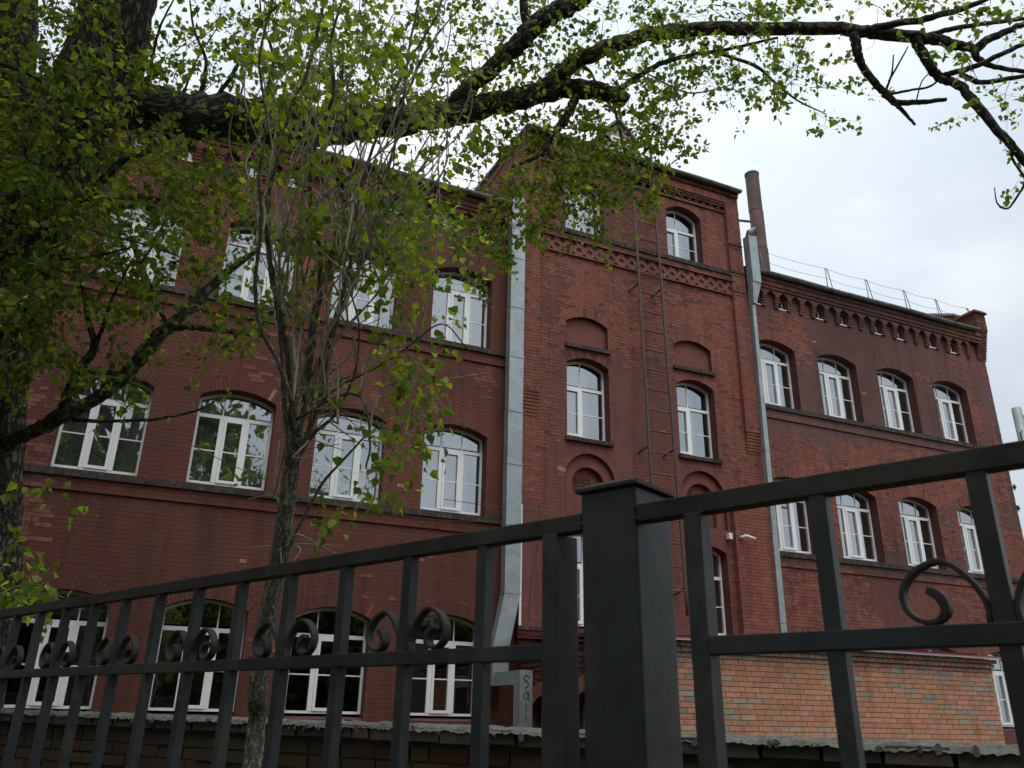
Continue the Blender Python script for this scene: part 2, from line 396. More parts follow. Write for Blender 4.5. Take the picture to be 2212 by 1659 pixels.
M_CAM = simple("white_camera_shell", (.7, .7, .68), .4, var=.05, bump=0)
M_CERAM = simple("dark_insulator", (.05, .045, .04), .3, var=.1, bump=0)

# ------------------------------------------------------------------ openings and brickwork
class Op:
    def __init__(s, x0, x1, z0, zs, rise, kind='seg', ring=.25):
        s.cx = (x0 + x1) / 2; s.w = x1 - x0; s.z0 = z0; s.zs = zs; s.h = rise; s.kind = kind; s.t = ring
        if kind == 'seg':
            s.R = (s.w ** 2 / 4 + rise ** 2) / (2 * rise); s.zc = zs + rise - s.R
            s.phi = math.asin(min(1, s.w / 2 / s.R))
            s.top = zs + rise; s.otop = s.top + ring
        else:
            s.top = zs + rise; s.otop = s.top; s.t = 0
    def inner(s, z):
        if z < s.z0 or z > s.top: return None
        if z <= s.zs: return s.w / 2
        if s.kind == 'seg': return math.sqrt(max(0, s.R ** 2 - (z - s.zc) ** 2))
        return s.w / 2 * (1 - (z - s.zs) / s.h)
    def outer(s, z):
        if s.t == 0: return s.inner(z)
        if z < s.z0 or z > s.otop: return None
        if z <= s.zs: return s.w / 2
        Ro = s.R + s.t
        e = math.sqrt(max(0, Ro ** 2 - (z - s.zc) ** 2))
        if s.phi > 1.35: return e
        return min(s.w / 2 + (z - s.zs) * math.tan(s.phi), e)
    def outline(s, ins=0., n=14, zb=None):
        z0 = (s.z0 if zb is None else zb) + ins; hw = s.w / 2 - ins
        pts = [(s.cx - hw, z0), (s.cx + hw, z0)]
        if s.kind == 'seg':
            R = s.R - ins; a0 = math.asin(min(1, hw / R))
            for k in range(n + 1):
                a = a0 - 2 * a0 * k / n
                pts.append((s.cx + R * math.sin(a), s.zc + R * math.cos(a)))
        else:
            pts += [(s.cx + hw, s.zs), (s.cx, s.top - ins), (s.cx - hw, s.zs)]
        return pts

class Bricks:
    """brick records in a local frame (x along the wall, y into it, z up)"""
    def __init__(s):
        s.r = []; s.c = []
    def add(s, xab, xbb, xat, xbt, zb, zt, yf, yb, col):
        s.r.append((xab, xbb, xat, xbt, zb, zt, yf, yb)); s.c.append(col)
    def row(s, x0, x1, z0, z1, yf, yb, L, colf, j=.01, jit=.004, off=0.):
        k0 = math.floor((x0 - off) / L); k1 = math.ceil((x1 - off) / L)
        for k in range(k0, k1):
            a = max(x0, off + k * L) + j / 2; b = min(x1, off + (k + 1) * L) - j / 2
            if b - a < .02: continue
            s.add(a, b, a, b, z0, z1, yf - random.uniform(0, jit), yb, colf((a + b) / 2, (z0 + z1) / 2))
    def lay(s, x0, x1, z0, z1, ops, yf, yb, L, H, j, colf, bond='cross', jit=.003, zoff=0., pd=0.):
        n0 = math.floor((z0 - zoff) / H); n1 = math.ceil((z1 - zoff) / H)
        for i in range(n0, n1):
            zb = max(z0, zoff + i * H) + j / 2; zt = min(z1, zoff + (i + 1) * H) - j / 2
            if zt - zb < .02: continue
            zm = (zb + zt) / 2
            segs = [[(x0, x0), (x1, x1)]]
            for o in sorted(ops, key=lambda q: q.cx):
                if zm < o.z0 or zm > o.otop: continue
                zz = [min(max(z, o.z0 + 1e-4), o.otop - 1e-4) for z in (zb, zt)]
                hb, ht = o.outer(zz[0]), o.outer(zz[1])
                last = segs[-1]
                segs[-1] = [last[0], (o.cx - hb, o.cx - ht)]
                segs.append([(o.cx + hb, o.cx + ht), last[1]])
            if bond == 'cross':
                l_, off = (L, 0.) if i % 2 == 0 else (L / 2, L / 4)
                if i % 4 == 2: off = L / 2
            elif bond == 'run': l_, off = L, (L / 2) * (i % 2) + .03 * ((i * 7) % 3)
            for (lb, lt), (rb, rt) in segs:
                lo, hi = min(lb, lt), max(rb, rt)
                if hi - lo < .03: continue
                for k in range(math.floor((lo - off) / l_), math.ceil((hi - off) / l_)):
                    a, b = off + k * l_ + j / 2, off + (k + 1) * l_ - j / 2
                    xab, xat, xbb, xbt = max(a, lb), max(a, lt), min(b, rb), min(b, rt)
                    if (xbb - xab) + (xbt - xat) < .05: continue
                    xbb = max(xbb, xab + .004); xbt = max(xbt, xat + .004)
                    cc = colf((a + b) / 2, zm)
                    s.add(xab, xbb, xat, xbt, zb, zt, yf - random.uniform(0, jit) * (.3 if pd and cc[0] < .262 else 1) + (pd if cc[0] < .262 else 0), yb, cc)
    def mesh(s, name, mat, M, keep=None):
        A = np.array(s.r)
        C = np.array(s.c)
        if keep is not None: A = A[keep]; C = C[keep]
        n = len(A)
        xab, xbb, xat, xbt, zb, zt, yf, yb = A.T
        V = np.stack([np.stack(t, 1) for t in ((xab, yf, zb), (xbb, yf, zb), (xbt, yf, zt), (xat, yf, zt), (xab, yb, zb), (xbb, yb, zb), (xbt, yb, zt), (xat, yb, zt))], 1)
        V = V.reshape(-1, 3) @ np.array(M.to_3x3()).T + np.array(M.translation)
        Q = np.array([[0, 1, 2, 3], [4, 0, 3, 7], [1, 5, 6, 2], [3, 2, 6, 7], [4, 5, 1, 0]])
        Q = (Q[None] + 8 * np.arange(n)[:, None, None]).reshape(-1, 4)
        return mesh_np(name, V, Q, mat, np.repeat(C, 5, axis=0))
    def build(s, name, mat, M, root, singles=0, smat=None, view=True, single_name="brick"):
        A = np.array(s.r); n = len(A)
        keep = np.ones(n, bool)
        if singles:
            c = np.stack([(A[:, 0] + A[:, 1] + A[:, 2] + A[:, 3]) / 4, A[:, 6], (A[:, 4] + A[:, 5]) / 2], 1)
            W = c @ np.array(M.to_3x3()).T + np.array(M.translation)
            f = W @ F_; px = 1106 + FL * (W @ R_) / f; py = 829.5 - FL * (W @ U_) / f
            wd = (A[:, 1] - A[:, 0])
            nrm = np.array(M.to_3x3()) @ np.array([0, -1, 0])
            size = wd * (A[:, 5] - A[:, 4]) * np.abs(W @ nrm) / np.maximum(f, .1) ** 3
            ok = (f > 0) & (px > 5) & (px < 2207) & (py > 5) & (py < 1654) & (np.abs(A[:, 0] - A[:, 2]) < 1e-6) & (np.abs(A[:, 1] - A[:, 3]) < 1e-6)
            size[~ok] = 0
            idx = np.argsort(-size)[:singles]; idx = idx[size[idx] > 0]
            keep[idx] = False
            me = bpy.data.meshes.get("unit_" + smat.name)
            if me is None:
                mb = MB(); i = 0
                mb.v = [(-.5, 0, -.5), (.5, 0, -.5), (.5, 0, .5), (-.5, 0, .5), (-.5, 1, -.5), (.5, 1, -.5), (.5, 1, .5), (-.5, 1, .5)]
                mb.f = [(0, 1, 2, 3), (4, 0, 3, 7), (1, 5, 6, 2), (3, 2, 6, 7), (4, 5, 1, 0)]; mb.c = [None] * 5
                me = mb.mesh("unit_" + smat.name, smat)
            Rq = M.to_3x3().to_4x4()
            for k in idx:
                a = A[k]
                o = bpy.data.objects.new(single_name, me)
                ctr = Vector(W[k])
                rot = Matrix.Rotation(random.uniform(-.006, .006), 4, 'Y')
                o.matrix_world = Matrix.Translation(ctr) @ Rq @ rot @ Matrix.Diagonal((a[1] - a[0], a[7] - a[6], a[5] - a[4], 1))
                o.color = tuple(s.c[k]) + (1,)
                COL.objects.link(o); attach(o, root)
        o = bpy.data.objects.new(name, s.mesh(name, mat, M, keep)); COL.objects.link(o); attach(o, root); o["kind"] = "stuff"
        return o

def backing(x0, x1, z0, z1, ops, y, root, mat, M=None, name="wall", step=.04):
    mb = MB()
    zs = set(np.arange(z0, z1, .5).tolist() + [z1])
    for o in ops:
        if o.top < z0 or o.z0 > z1: continue
        zs |= {o.z0, o.zs, o.top}
        zs |= set((o.zs + o.h * (1 - math.cos(a)) if False else o.zs + o.h * math.sin(a)) for a in np.linspace(0, math.pi / 2, 9))
    zs = sorted(z for z in zs if z0 <= z <= z1)
    for za, zb in zip(zs[:-1], zs[1:]):
        if zb - za < 1e-5: continue
        zm = (za + zb) / 2; L, T = [x0], [x0]; pts = []
        cur = (x0, x0)
        for o in sorted(ops, key=lambda q: q.cx):
            if not (o.z0 < zm < o.top): continue
            ha, hb = o.inner(max(za, o.z0 + 1e-6)), o.inner(min(zb, o.top - 1e-6))
            if ha is None: ha = 0
            if hb is None: hb = 0
            mb.quad((cur[0], y, za), (o.cx - ha, y, za), (o.cx - hb, y, zb), (cur[1], y, zb))
            cur = (o.cx + ha, o.cx + hb)
        mb.quad((cur[0], y, za), (x1, y, za), (x1, y, zb), (cur[1], y, zb))
    return mb.build(name, mat, root, M=M)

def voussoirs(mb, o, yf, yb, colf, bw=.078):
    if o.kind != 'seg' or o.t == 0: return
    n = max(5, round(2 * o.phi * (o.R + o.t * .5) / bw))
    if n % 2 == 0: n += 1
    e = .006
    for k in range(n):
        a0 = -o.phi + 2 * o.phi * k / n; a1 = -o.phi + 2 * o.phi * (k + 1) / n
        P = []
        for a, r, sg in ((a0, o.R + .002, 1), (a1, o.R + .002, -1), (a1, o.R + o.t - .006, -1), (a0, o.R + o.t - .006, 1)):
            P.append((o.cx + r * math.sin(a) + sg * e * math.cos(a), o.zc + r * math.cos(a)))
        mb.prism(P, yf - random.uniform(0, .004), yb, colf(o.cx, o.top + .1))

def reveal_part(o, y0, y1):
    mb = MB(); reveal(mb, o, y0, y1); mb.build('window_reveal', M_REVEAL, B)
def reveal(mb, o, y0, y1, ins=0.0):
    P = o.outline(0)
    n = len(P)
    for k in range(n):
        a, b = P[k], P[(k + 1) % n]
        dz = .05 if k == 0 else 0
        mb.quad((a[0], y0, a[1]), (b[0], y0, b[1]), (b[0], y1, b[1] + dz), (a[0], y1, a[1] + dz)) if k == 0 else mb.quad((a[0], y0, a[1]), (b[0], y0, b[1]), (b[0], y1, b[1]), (a[0], y1, a[1]))

# paint and brick colours -----------------------------------------
def jig(c, a=.12):
    k = 1 + random.uniform(-a, a); return (c[0] * k, c[1] * k * random.uniform(.96, 1.04), c[2] * k * random.uniform(.95, 1.05))
def facade_col(tone):
    def f(x, z):
        nse = float(vnoise(x, z, 2.6, 1)) * .55 + float(vnoise(x, z, .8, 2)) * .3 + random.random() * .22
        edge = 0
        if tone == 'tower':
            base = (.270, .108, .085); th = .62
            if x < 7.1: th = .42
            if x > 11.9: th = .33
        elif tone == 'left':
            base = (.225, .078, .056); th = .70
            if x < -1.6: th = .42
            if x > 6.0: th = .8
        else:
            base = (.225, .112, .102); th = .66
            if x < 15.2 and z > 9.2: th = .45
            if x > 20.5: th = .44
            if 4.0 < z < 6.7: th = .40
            if z < 6.9 and z > 5.8 and x > 17: th = .38
            if z < 3.4: th = .56; base = (.26, .100, .080)
        if nse > th + .03:
            c = random.choice([(.300, .108, .078), (.297, .100, .074), (.325, .122, .088), (.298, .112, .086), (.305, .100, .072)])
            return jig(c, .10) if random.random() < .93 else jig((.20, .075, .06), .2)
        if random.random() < .0015: return jig((.46, .24, .18), .1)
        k = .64 + .32 * float(vnoise(x, z, 1.7, 4)) + .10 * float(vnoise(x, z * .2, .35, 6)) - .03
        return jig(tuple(q * k for q in base), .035)
    return f
def sill_col(x, z): return jig(random.choice([(.060, .052, .047), (.075, .060, .052), (.048, .046, .043), (.095, .06, .05)]), .2)
def old_red(x, z): return jig(random.choice([(.20, .065, .045), (.16, .06, .045), (.24, .085, .055), (.12, .055, .045)]), .2)
def annex_col(x, z):
    u = random.random()
    if u < .13: return jig((.33, .29, .235), .18)
    if u < .30: return jig((.47, .28, .19), .12)
    if u < .52: return jig((.50, .225, .15), .12)
    return jig((.52, .25, .15), .12)
def annex_dark(x, z):
    return jig(random.choice([(.34, .24, .19), (.42, .21, .15), (.30, .24, .20), (.44, .20, .15), (.36, .19, .16)]), .2)
def wall_col(x, z):
    if random.random() < .2: return jig((.085, .034, .02), .3)
    return jig(random.choice([(.070, .046, .025), (.085, .048, .028), (.055, .043, .024)]), .25)

# ------------------------------------------------------------------ ground
g = MB(); g.quad((-400, -400, GROUND), (400, -400, GROUND), (400, 400, GROUND), (-400, 400, GROUND))
tag(g.build("ground", M_GROUND), kind="structure")

# ------------------------------------------------------------------ the brick building
W = 15.12; T = 15.0; FY = 15.37
BH, BL, BJ = .077, .26, .007
B = empty("brick_building", (8, 15.2, GROUND))
tag(B, "long three storey dark red brick building with arched white windows behind the fence", "building")
I4 = Matrix.Identity(4)
SILLS = (-.12, 3.68, 7.38)
XL0, XL1, XR0, XR1 = -6.2, 6.69, 13.06, 22.12
left_ops = [Op(4.59 - 2.155 * k, 5.95 - 2.155 * k, z, z + 1.69, .18) for k in range(5) for z in SILLS]
right_ops = [Op(13.25 + 2.13 * k, 14.61 + 2.13 * k, z, z + 1.69, .18) for k in range(4) for z in SILLS]
tw_ops = [Op(7.77, 8.85, 10.90, 12.32, .22), Op(10.70, 11.78, 10.90, 12.32, .22), Op(7.77, 8.85, 5.63, 7.42, .17), Op(10.70, 11.78, 5.63, 7.42, .17),
          Op(7.77, 8.85, 1.62, 3.46, .15), Op(10.70, 11.78, 1.62, 3.46, .15)]
blind_ops = [Op(7.77, 8.85, 7.86, 8.46, .17), Op(10.70, 11.78, 7.86, 8.46, .17)]
round_ops = [Op(7.70, 8.94, 4.0, 4.70, .62, ring=.2), Op(10.63, 11.87, 4.0, 4.70, .62, ring=.2)]
small_l, small_r = [], []
NICHE_Z0, NICHE_ZS, NICHE_ZA, NHW = 10.22, 10.57, 10.69, .148
for k in range(5):
    c = 5.27 - 2.155 * k
    small_l += [Op(c + s_ * .431 - .11, c + s_ * .431 + .11, 10.25, 10.52, .10, 'gable') for s_ in (-1, 1)]
for k in range(4):
    c = 13.93 + 2.13 * k
    small_r += [Op(c + s_ * .426 - .11, c + s_ * .426 + .11, 10.25, 10.52, .10, 'gable') for s_ in (-1, 1)]

arch_mb = MB()
fl, fr_, ft = facade_col('left'), facade_col('right'), facade_col('tower')
bkL, bkR, bkT = Bricks(), Bricks(), Bricks()
bkL.lay(XL0, XL1, GROUND, 11.08, left_ops + small_l, W, W + .02, BL, BH, BJ, fl, pd=.0042)
bkR.lay(XR0, XR1, GROUND, 11.08, right_ops + small_r, W, W + .02, BL, BH, BJ, fr_, pd=.0042)
backing(XL0, XL1, GROUND, 11.1, left_ops + small_l, W + .007, B, M_JOINT)
backing(XR0, XR1, GROUND, 11.1, right_ops + small_r, W + .007, B, M_JOINT)
bkT.lay(6.69, 13.0, GROUND, 13.35, tw_ops + blind_ops + round_ops, T, T + .02, BL, BH, BJ, ft, pd=.0042)
backing(6.69, 13.0, GROUND, 13.37, tw_ops + blind_ops + round_ops, T + .007, B, M_JOINT)
for o in left_ops: voussoirs(arch_mb, o, W, W + .02, fl); reveal_part(o, W, FY + .06)
for o in right_ops: voussoirs(arch_mb, o, W, W + .02, fr_); reveal_part(o, W, FY + .06)
for o in small_l + small_r: reveal_part(o, W, W + .3)
for o in tw_ops: voussoirs(arch_mb, o, T, T + .02, ft); reveal_part(o, T, T + .31)
for o in blind_ops + round_ops: voussoirs(arch_mb, o, T, T + .02, ft); reveal_part(o, T, T + .13)
# recessed blind panels
for o in blind_ops:
    mb = MB(); mb.prism(o.outline(-.01), T + .10, T + .14); mb.build("blind_panel", M_BLIND, B)
for o in round_ops:
    inn = Op(o.cx - .40, o.cx + .40, 4.0, 4.64, .40)
    mb = MB(); mb.ring(o.outline(-.01, 20), inn.outline(0, 20), T + .09, T + .26); mb.prism(inn.outline(-.01, 20), T + .22, T + .25); mb.build("blind_panel", M_BLIND, B)
    bb = Bricks(); bb.lay(o.cx - .30, o.cx + .12, 4.55, 4.86, [], T + .21, T + .23, BL, BH, .014, old_red)
    bb.build("exposed_brickwork", M_BRICK, I4, B)

# pilasters with stepped feet
for (xa, xb, zf) in ((6.64, 7.05, 5.96), (12.585, 13.01, 5.92)):
    pb = Bricks()
    for k in range(7):
        zb = zf + k * BH; pr = .012 + k * .012
        pb.row(xa, xb, zb + .014, zb + BH, T - pr, T, .45, ft, j=0, jit=.002)
    pb.lay(xa, xb, zf + 7 * BH, 13.24, [], T - .10, T, BL, BH, BJ, ft)
    pil = MB(); pil.box(xa + .0008, xb - .0008, T - .094, T - .001, zf + 7 * BH, 13.24); pil.build("pilaster_core", M_JOINT, B)
    # small capitals
    for zc, d in ((11.74, .03), (10.90, .025), (10.33, .025)):
        pb.row(xa - .01, xb + .01, zc - .05, zc, T - .10 - d, T - .09, .13, sill_col)
        pb.row(xa - .005, xb + .005, zc - .12, zc - .06, T - .10 - d * .5, T - .09, .13, ft)
    pb.build("pilaster_brickwork", M_BRICK, I4, B)
# lower right pier
pil = MB(); pil.box(11.962, 13.05, T - .142, T - .001, GROUND, 4.60)
pb = Bricks(); pb.lay(11.96, 13.06, GROUND, 4.62, [], T - .15, T - .02, BL, BH, BJ, lambda x, z: jig(random.choice([(.31, .115, .082), (.29, .105, .078), (.33, .125, .09), (.30, .10, .074)]), .10))
pb.row(11.96, 13.06, 4.62, 4.69, T - .12, T - .02, .13, sill_col); pb.row(12.0, 13.06, 4.70, 4.77, T - .06, T - .02, .13, sill_col)
pb.build("pier_brickwork", M_BRICK, I4, B)
pil.build("pilaster_core", M_JOINT, B)

# singles: the bricks of the tower and wings that show largest
nsing = [170, 90, 40]
bkT.build("brickwork", M_BRICK, I4, B, nsing[0], M_BRICKO)
bkL.build("brickwork", M_BRICK, I4, B, nsing[1], M_BRICKO)
bkR.build("brickwork", M_BRICK, I4, B, nsing[2], M_BRICKO)
o_ = arch_mb.build("arch_brickwork", M_BRICK, B, kind="stuff")

# string courses, sills, cornices
sb, cb = Bricks(), Bricks()
core = MB()
for (x0, x1, f_) in ((XL0, 6.66, fl), (13.07, XR1, fr_)):
    for z in SILLS[1:]:
        sb.row(x0, x1, z - .045, z + .015, W - .045, W + .10, .125, sill_col, jit=.008)
        sb.row(x0, x1, z - .115, z - .050, W - .075, W + .05, .125, sill_col, jit=.010)
        cb.row(x0, x1, z - .19, z - .125, W - .03, W, BL, f_); cb.row(x0, x1, z - .265, z - .195, W - .028, W, BL, f_, off=.13)
        cb.row(x0, x1, z - .34, z - .27, W - .032, W, BL, f_)
        core.box(x0, x1, W - .024, W + .006, z - .338, z - .1)
        core.box(x0, x1, W - .035, W + .006, z - .11, z - .005)
# tower sills
for o in tw_ops[2:4] + blind_ops:
    sb.row(o.cx - .60, o.cx + .60, o.z0 - .075, o.z0 + .012, T - .07, T + .08, .125, sill_col, jit=.012)
for z in (1.60,):
    sb.row(6.62, 12.0, z - .06, z, T - .09, T + .1, .125, sill_col, jit=.01)
    cb.row(6.63, 12.0, z - .135, z - .068, T - .06, T, BL, ft); cb.row(6.64, 12.0, z - .21, z - .142, T - .035, T, BL, ft)
sb.row(7.05, 12.59, 10.83, 10.90, T - .08, T + .12, .125, sill_col, jit=.008)
sb.row(7.05, 12.59, 10.755, 10.82, T - .11, T + .05, .125, sill_col, jit=.010)
core.box(7.08, 12.59, T - .07, T, 10.76, 10.89)
cb.row(7.05, 12.59, 10.675, 10.745, T - .075, T, BL, ft, j=.005); cb.row(7.05, 12.59, 10.60, 10.67, T - .073, T, BL, ft, off=.13, j=.005)
core.box(7.08, 12.59, T - .066, T, 10.60, 10.76)
# lattice frieze: raised bars crossing, diamonds between them
lat = MB(); zb_, zt_ = 10.235, 10.595; hgt = zt_ - zb_; hwb = .062
k = -3
x = 7.08 - .45
while x < 12.62 + .45:
    for sgn, yf in ((1, T - .030), (-1, T - .032)):
        pts = [(x - hwb, zb_), (x + hwb, zb_), (x + hwb + sgn * hgt, zt_), (x - hwb + sgn * hgt, zt_)]
        lo, hi = 7.085, 12.615
        P = []
        for i_ in range(4):   # clip to the panel's sides
            a, b = pts[i_], pts[(i_ + 1) % 4]
            def clip(poly, s_, lim):
                o__ = []
                for q in range(len(poly)):
                    c, d = poly[q], poly[(q + 1) % len(poly)]
                    ci, di = s_ * (c[0] - lim) >= 0, s_ * (d[0] - lim) >= 0
                    if ci: o__.append(c)
                    if ci != di:
                        t_ = (lim - c[0]) / (d[0] - c[0]); o__.append((lim, c[1] + t_ * (d[1] - c[1])))
                return o__
        P = clip(clip(pts, 1, lo), -1, hi) if True else pts
        if len(P) >= 3: lat.prism(P, yf, T - .001, jig((.275, .110, .086), .06))
    x += .295
lat.build("lattice_frieze", M_BRICK, B)
cb.row(7.08, 12.62, 10.195, 10.232, T - .056, T, BL, ft, jit=.002)
# tower cornice
cb.row(7.08, 12.60, 12.715, 12.78, T - .05, T, BL, ft)
xx = 7.14
while xx < 12.55:
    cb.add(xx, xx + .12, xx, xx + .12, 12.79, 12.85, T - .07, T, jig((.10, .05, .042))); xx += .235
cb.row(7.06, 12.60, 12.86, 12.915, T - .09, T, .13, old_red); cb.row(7.06, 12.60, 12.925, 12.98, T - .115, T, .13, old_red)
cb.row(7.06, 12.60, 12.99, 13.045, T - .14, T, .13, ft)
cb.row(7.06, 12.60, 13.055, 13.225, T - .12, T, .078, lambda x, z: jig((.38, .135, .10), .12), j=.008)
cb.row(6.60, 13.03, 13.235, 13.28, T - .17, T, BL, old_red); cb.row(6.60, 13.03, 13.288, 13.333, T - .16, T, BL, old_red); cb.row(6.60, 13.03, 13.34, 13.385, T - .15, T, BL, old_red, off=.13)
core.box(7.08, 12.60, T - .08, T, 12.86, 13.05); core.box(7.08, 12.60, T - .10, T, 13.05, 13.23); core.box(6.64, 13.0, T - .13, T, 13.23, 13.39)
# wing cornices: gabled niches between stepped consoles, then three stepped bands
SPC = {True: (.22, .080, .060), False: (.20, .095, .085)}
for (c0, pitch, x0, x1, f_) in ((5.27, .431, XL0, 6.66, fl), (13.93, .426, 13.34, 21.80, fr_)):
    YC = T
    k0, k1 = math.ceil((x0 - c0) / pitch - .5), math.floor((x1 - c0) / pitch + .5)
    for k in range(k0, k1):
        c = c0 + pitch * k
        if c - pitch / 2 < x0 - .22 or c + pitch / 2 > x1 + .22: continue
        l, r_ = c - pitch / 2, c + pitch / 2
        z1 = 10.71
        spm = MB()
        spm.prism([(l, NICHE_ZS), (c - NHW, NICHE_ZS), (c, NICHE_ZA), (c, z1), (l, z1)], YC, W, jig(SPC[f_ is fl], .05))
        spm.prism([(c, NICHE_ZA), (c + NHW, NICHE_ZS), (r_, NICHE_ZS), (r_, z1), (c, z1)], YC, W, jig(SPC[f_ is fl], .05))
        # console on the right edge of the bay, five stepped bricks
        for j in range(5):
            zb = NICHE_Z0 + j * .071; pr = .05 + j * .0165
            cb.add(r_ - .066, r_ + .066, r_ - .066, r_ + .066, zb + .012, zb + .068, W - pr, W, f_(r_, zb))
            spm.box(r_ - .060, r_ + .060, W - pr + .022, W, zb - .001, zb + .013, jig((.09, .035, .03)))
        spm.build('niche_gable', M_BRICK, B)
    xa, xb = x0, x1 + .1
    for (za, zb, y) in ((10.718, 10.785, T - .035), (10.80, 10.85, T - .068), (10.856, 10.905, T - .066), (10.92, 10.975, T - .10), (10.98, 11.04, T - .098)):
        cb.row(xa, xb, za, zb, y, W, BL, f_, off=.13 * (int(za * 100) % 2))
    core.box(xa, xb, T - .025, W, 10.715, 10.79); core.box(xa, xb, T - .058, W, 10.79, 10.912); core.box(xa, xb, T - .09, W, 10.912, 11.12)
# right end pier and its stepped bracket
for j in range(12):
    cb.row(21.76, XR1 + .03, 10.20 + j * .077 + .014, 10.20 + (j + 1) * .077, T + .10 - j * .020, W, .5, old_red, j=0)
    core.box(21.765, XR1 + .02, T + .125 - j * .020, W, 10.20 + j * .077, 10.20 + j * .077 + .015)
cb.lay(21.74, XR1 + .05, 11.125, 11.70, [], T - .14, W + .3, BL, BH, .012, old_red)
core.box(21.75, XR1 + .04, T - .13, W + .3, 11.12, 11.70)
# tower side wall above the left roof
bs = Bricks()
Ms = Matrix(((0, 1, 0, 6.69), (-1, 0, 0, 20.0), (0, 0, 1, 0), (0, 0, 0, 1)))
side_red = lambda x, z: jig(random.choice([(.26, .075, .055), (.28, .085, .06), (.23, .07, .05)]), .12)
bs.lay(0, 5.0, 10.9, 13.40, [], 0, .02, BL, BH, BJ, side_red)
bs.build("side_brickwork", M_BRICK, Ms, B)
mb = MB(); mb.prism([(0, GROUND), (5.0, GROUND), (5.0, 13.40), (0, 13.40)], .007, .3); mb.build("side_wall", M_JOINT, B, M=Ms)
mb = MB(); mb.prism([(0, 13.452), (5.0, 13.402), (5.1, 13.42), (0, 14.02)], -.02, .28); mb.build("verge_wall", M_BLIND, B, M=Ms)
mb = MB(); mb.prism([(-.1, 13.98), (5.22, 13.42), (5.22, 13.48), (-.1, 14.08)], -.10, .3); mb.build("verge_flashing", M_ZINCD, B, M=Ms)
sb.build("sill_brickwork", M_SILL, I4, B); cb.build("cornice_brickwork", M_BRICK, I4, B); core.build("cornice_core", M_JOINT, B)

# roofs, parapet, gutters, eaves
rf = MB()
sl_ = .46
for x0, x1 in ((XL0, 6.69), (13.06, 21.9)):
    rf.quad((x0, T - .16, 11.14), (x1, T - .16, 11.14), (x1, 21.5, 11.14 + sl_ * 6.66), (x0, 21.5, 11.14 + sl_ * 6.66))
    rf.quad((x1, 28.2, 11.30), (x0, 28.2, 11.30), (x0, 21.5, 11.14 + sl_ * 6.66), (x1, 21.5, 11.14 + sl_ * 6.66))
rf.quad((6.69, T - .2, 13.42), (13.04, T - .2, 13.42), (13.04, 21, 14.05), (6.69, 21, 14.05))
rf.build("roof", M_ROOF, B)
bk = MB(); bk.quad((XR1, 28, GROUND), (XL0, 28, GROUND), (XL0, 28, 11.3), (XR1, 28, 11.3)); bk.quad((XL0, W, GROUND), (XL0, 28, GROUND), (XL0, 28, 11.3), (XL0, W, 11.3))
bk.quad((XR1, W + .02, GROUND), (XR1, 28, GROUND), (XR1, 28, 11.3), (XR1, W + .02, 11.3)); bk.quad((13.06, T, 11), (13.06, 21, 11), (13.06, 21, 14.2), (13.06, T, 13.6))
bk.build("outer_wall", M_BLIND, B)
pp = MB(); Mp = Matrix(((0, 1, 0, 21.80), (-1, 0, 0, 21.5), (0, 0, 1, 0), (0, 0, 0, 1)))
pp.prism([(0, 11.2), (6.38, 11.2), (6.38, 11.70), (0, 11.70 + .46 * 6.38)], 0, .30); pp.build("gable_parapet", M_BLIND, B, M=Mp)
pc = MB(); pc.prism([(0, 11.71 + .46 * 6.38), (5.95, 11.90), (5.95, 11.98), (0, 11.79 + .46 * 6.38)], -.06, .36); pc.build("parapet_coping", M_ZINCD, B, M=Mp)
pc = MB(); pc.box(21.68, XR1 + .10, T - .20, W + .42, 11.70, 11.745); pc.box(21.71, XR1 + .07, T - .17, W + .38, 11.745, 11.79); pc.build("pier_coping", M_BLIND, B)

def gutter(x0, x1, y, z, r, name="gutter"):
    mb = MB(); n = 10; prof = [(y + r * math.cos(math.pi + math.pi * k / n), z + r * math.sin(math.pi + math.pi * k / n)) for k in range(n + 1)]
    prof2 = [(y + (r - .008) * math.cos(2 * math.pi - math.pi * k / n), z + (r - .008) * math.sin(2 * math.pi - math.pi * k / n)) for k in range(n + 1)]
    pr = prof + prof2
    i = 0; m = len(pr)
    nseg = max(2, int((x1 - x0) / 1.2))
    xs = [x0 + (x1 - x0) * q / nseg for q in range(nseg + 1)]
    for q, xq in enumerate(xs):
        sag = .012 * math.sin(q * 2.1)
        mb.v += [(xq, a, b + sag) for a, b in pr]
    for q in range(nseg):
        for k in range(m):
            k2 = (k + 1) % m
            mb.f.append((q * m + k, (q + 1) * m + k, (q + 1) * m + k2, q * m + k2)); mb.c.append(None)
    mb.f.append(tuple(range(m))); mb.c.append(None); mb.f.append(tuple((nseg) * m + k for k in range(m - 1, -1, -1))); mb.c.append(None)
    gt = mb.build(name, M_ZINCD, B, smooth=False)
    for q in range(1, nseg):
        c = MB(); pts = [(y + (r + .006) * math.cos(math.pi + math.pi * k / n), z + (r + .006) * math.sin(math.pi + math.pi * k / n)) for k in range(n + 1)]
        for k in range(n):
            c.quad((xs[q] - .02, pts[k][0], pts[k][1]), (xs[q] + .02, pts[k][0], pts[k][1]), (xs[q] + .02, pts[k + 1][0], pts[k + 1][1]), (xs[q] - .02, pts[k + 1][0], pts[k + 1][1]))
        c.build("gutter_bracket", M_ZINCD, B)
    return gt
gutter(XL0, 6.62, T - .18, 11.10, .085); gutter(13.35, 21.68, T - .18, 11.10, .085); gutter(6.58, 13.02, T - .27, 13.42, .072)
ev = MB(); ev.box(6.6, 13.04, T - .20, T - .02, 13.385, 13.41); ev.box(XL0, 6.62, T - .12, W, 11.125, 11.14); ev.box(13.35, 21.7, T - .12, W, 11.125, 11.14); ev.build("eaves_board", M_ROOF, B)
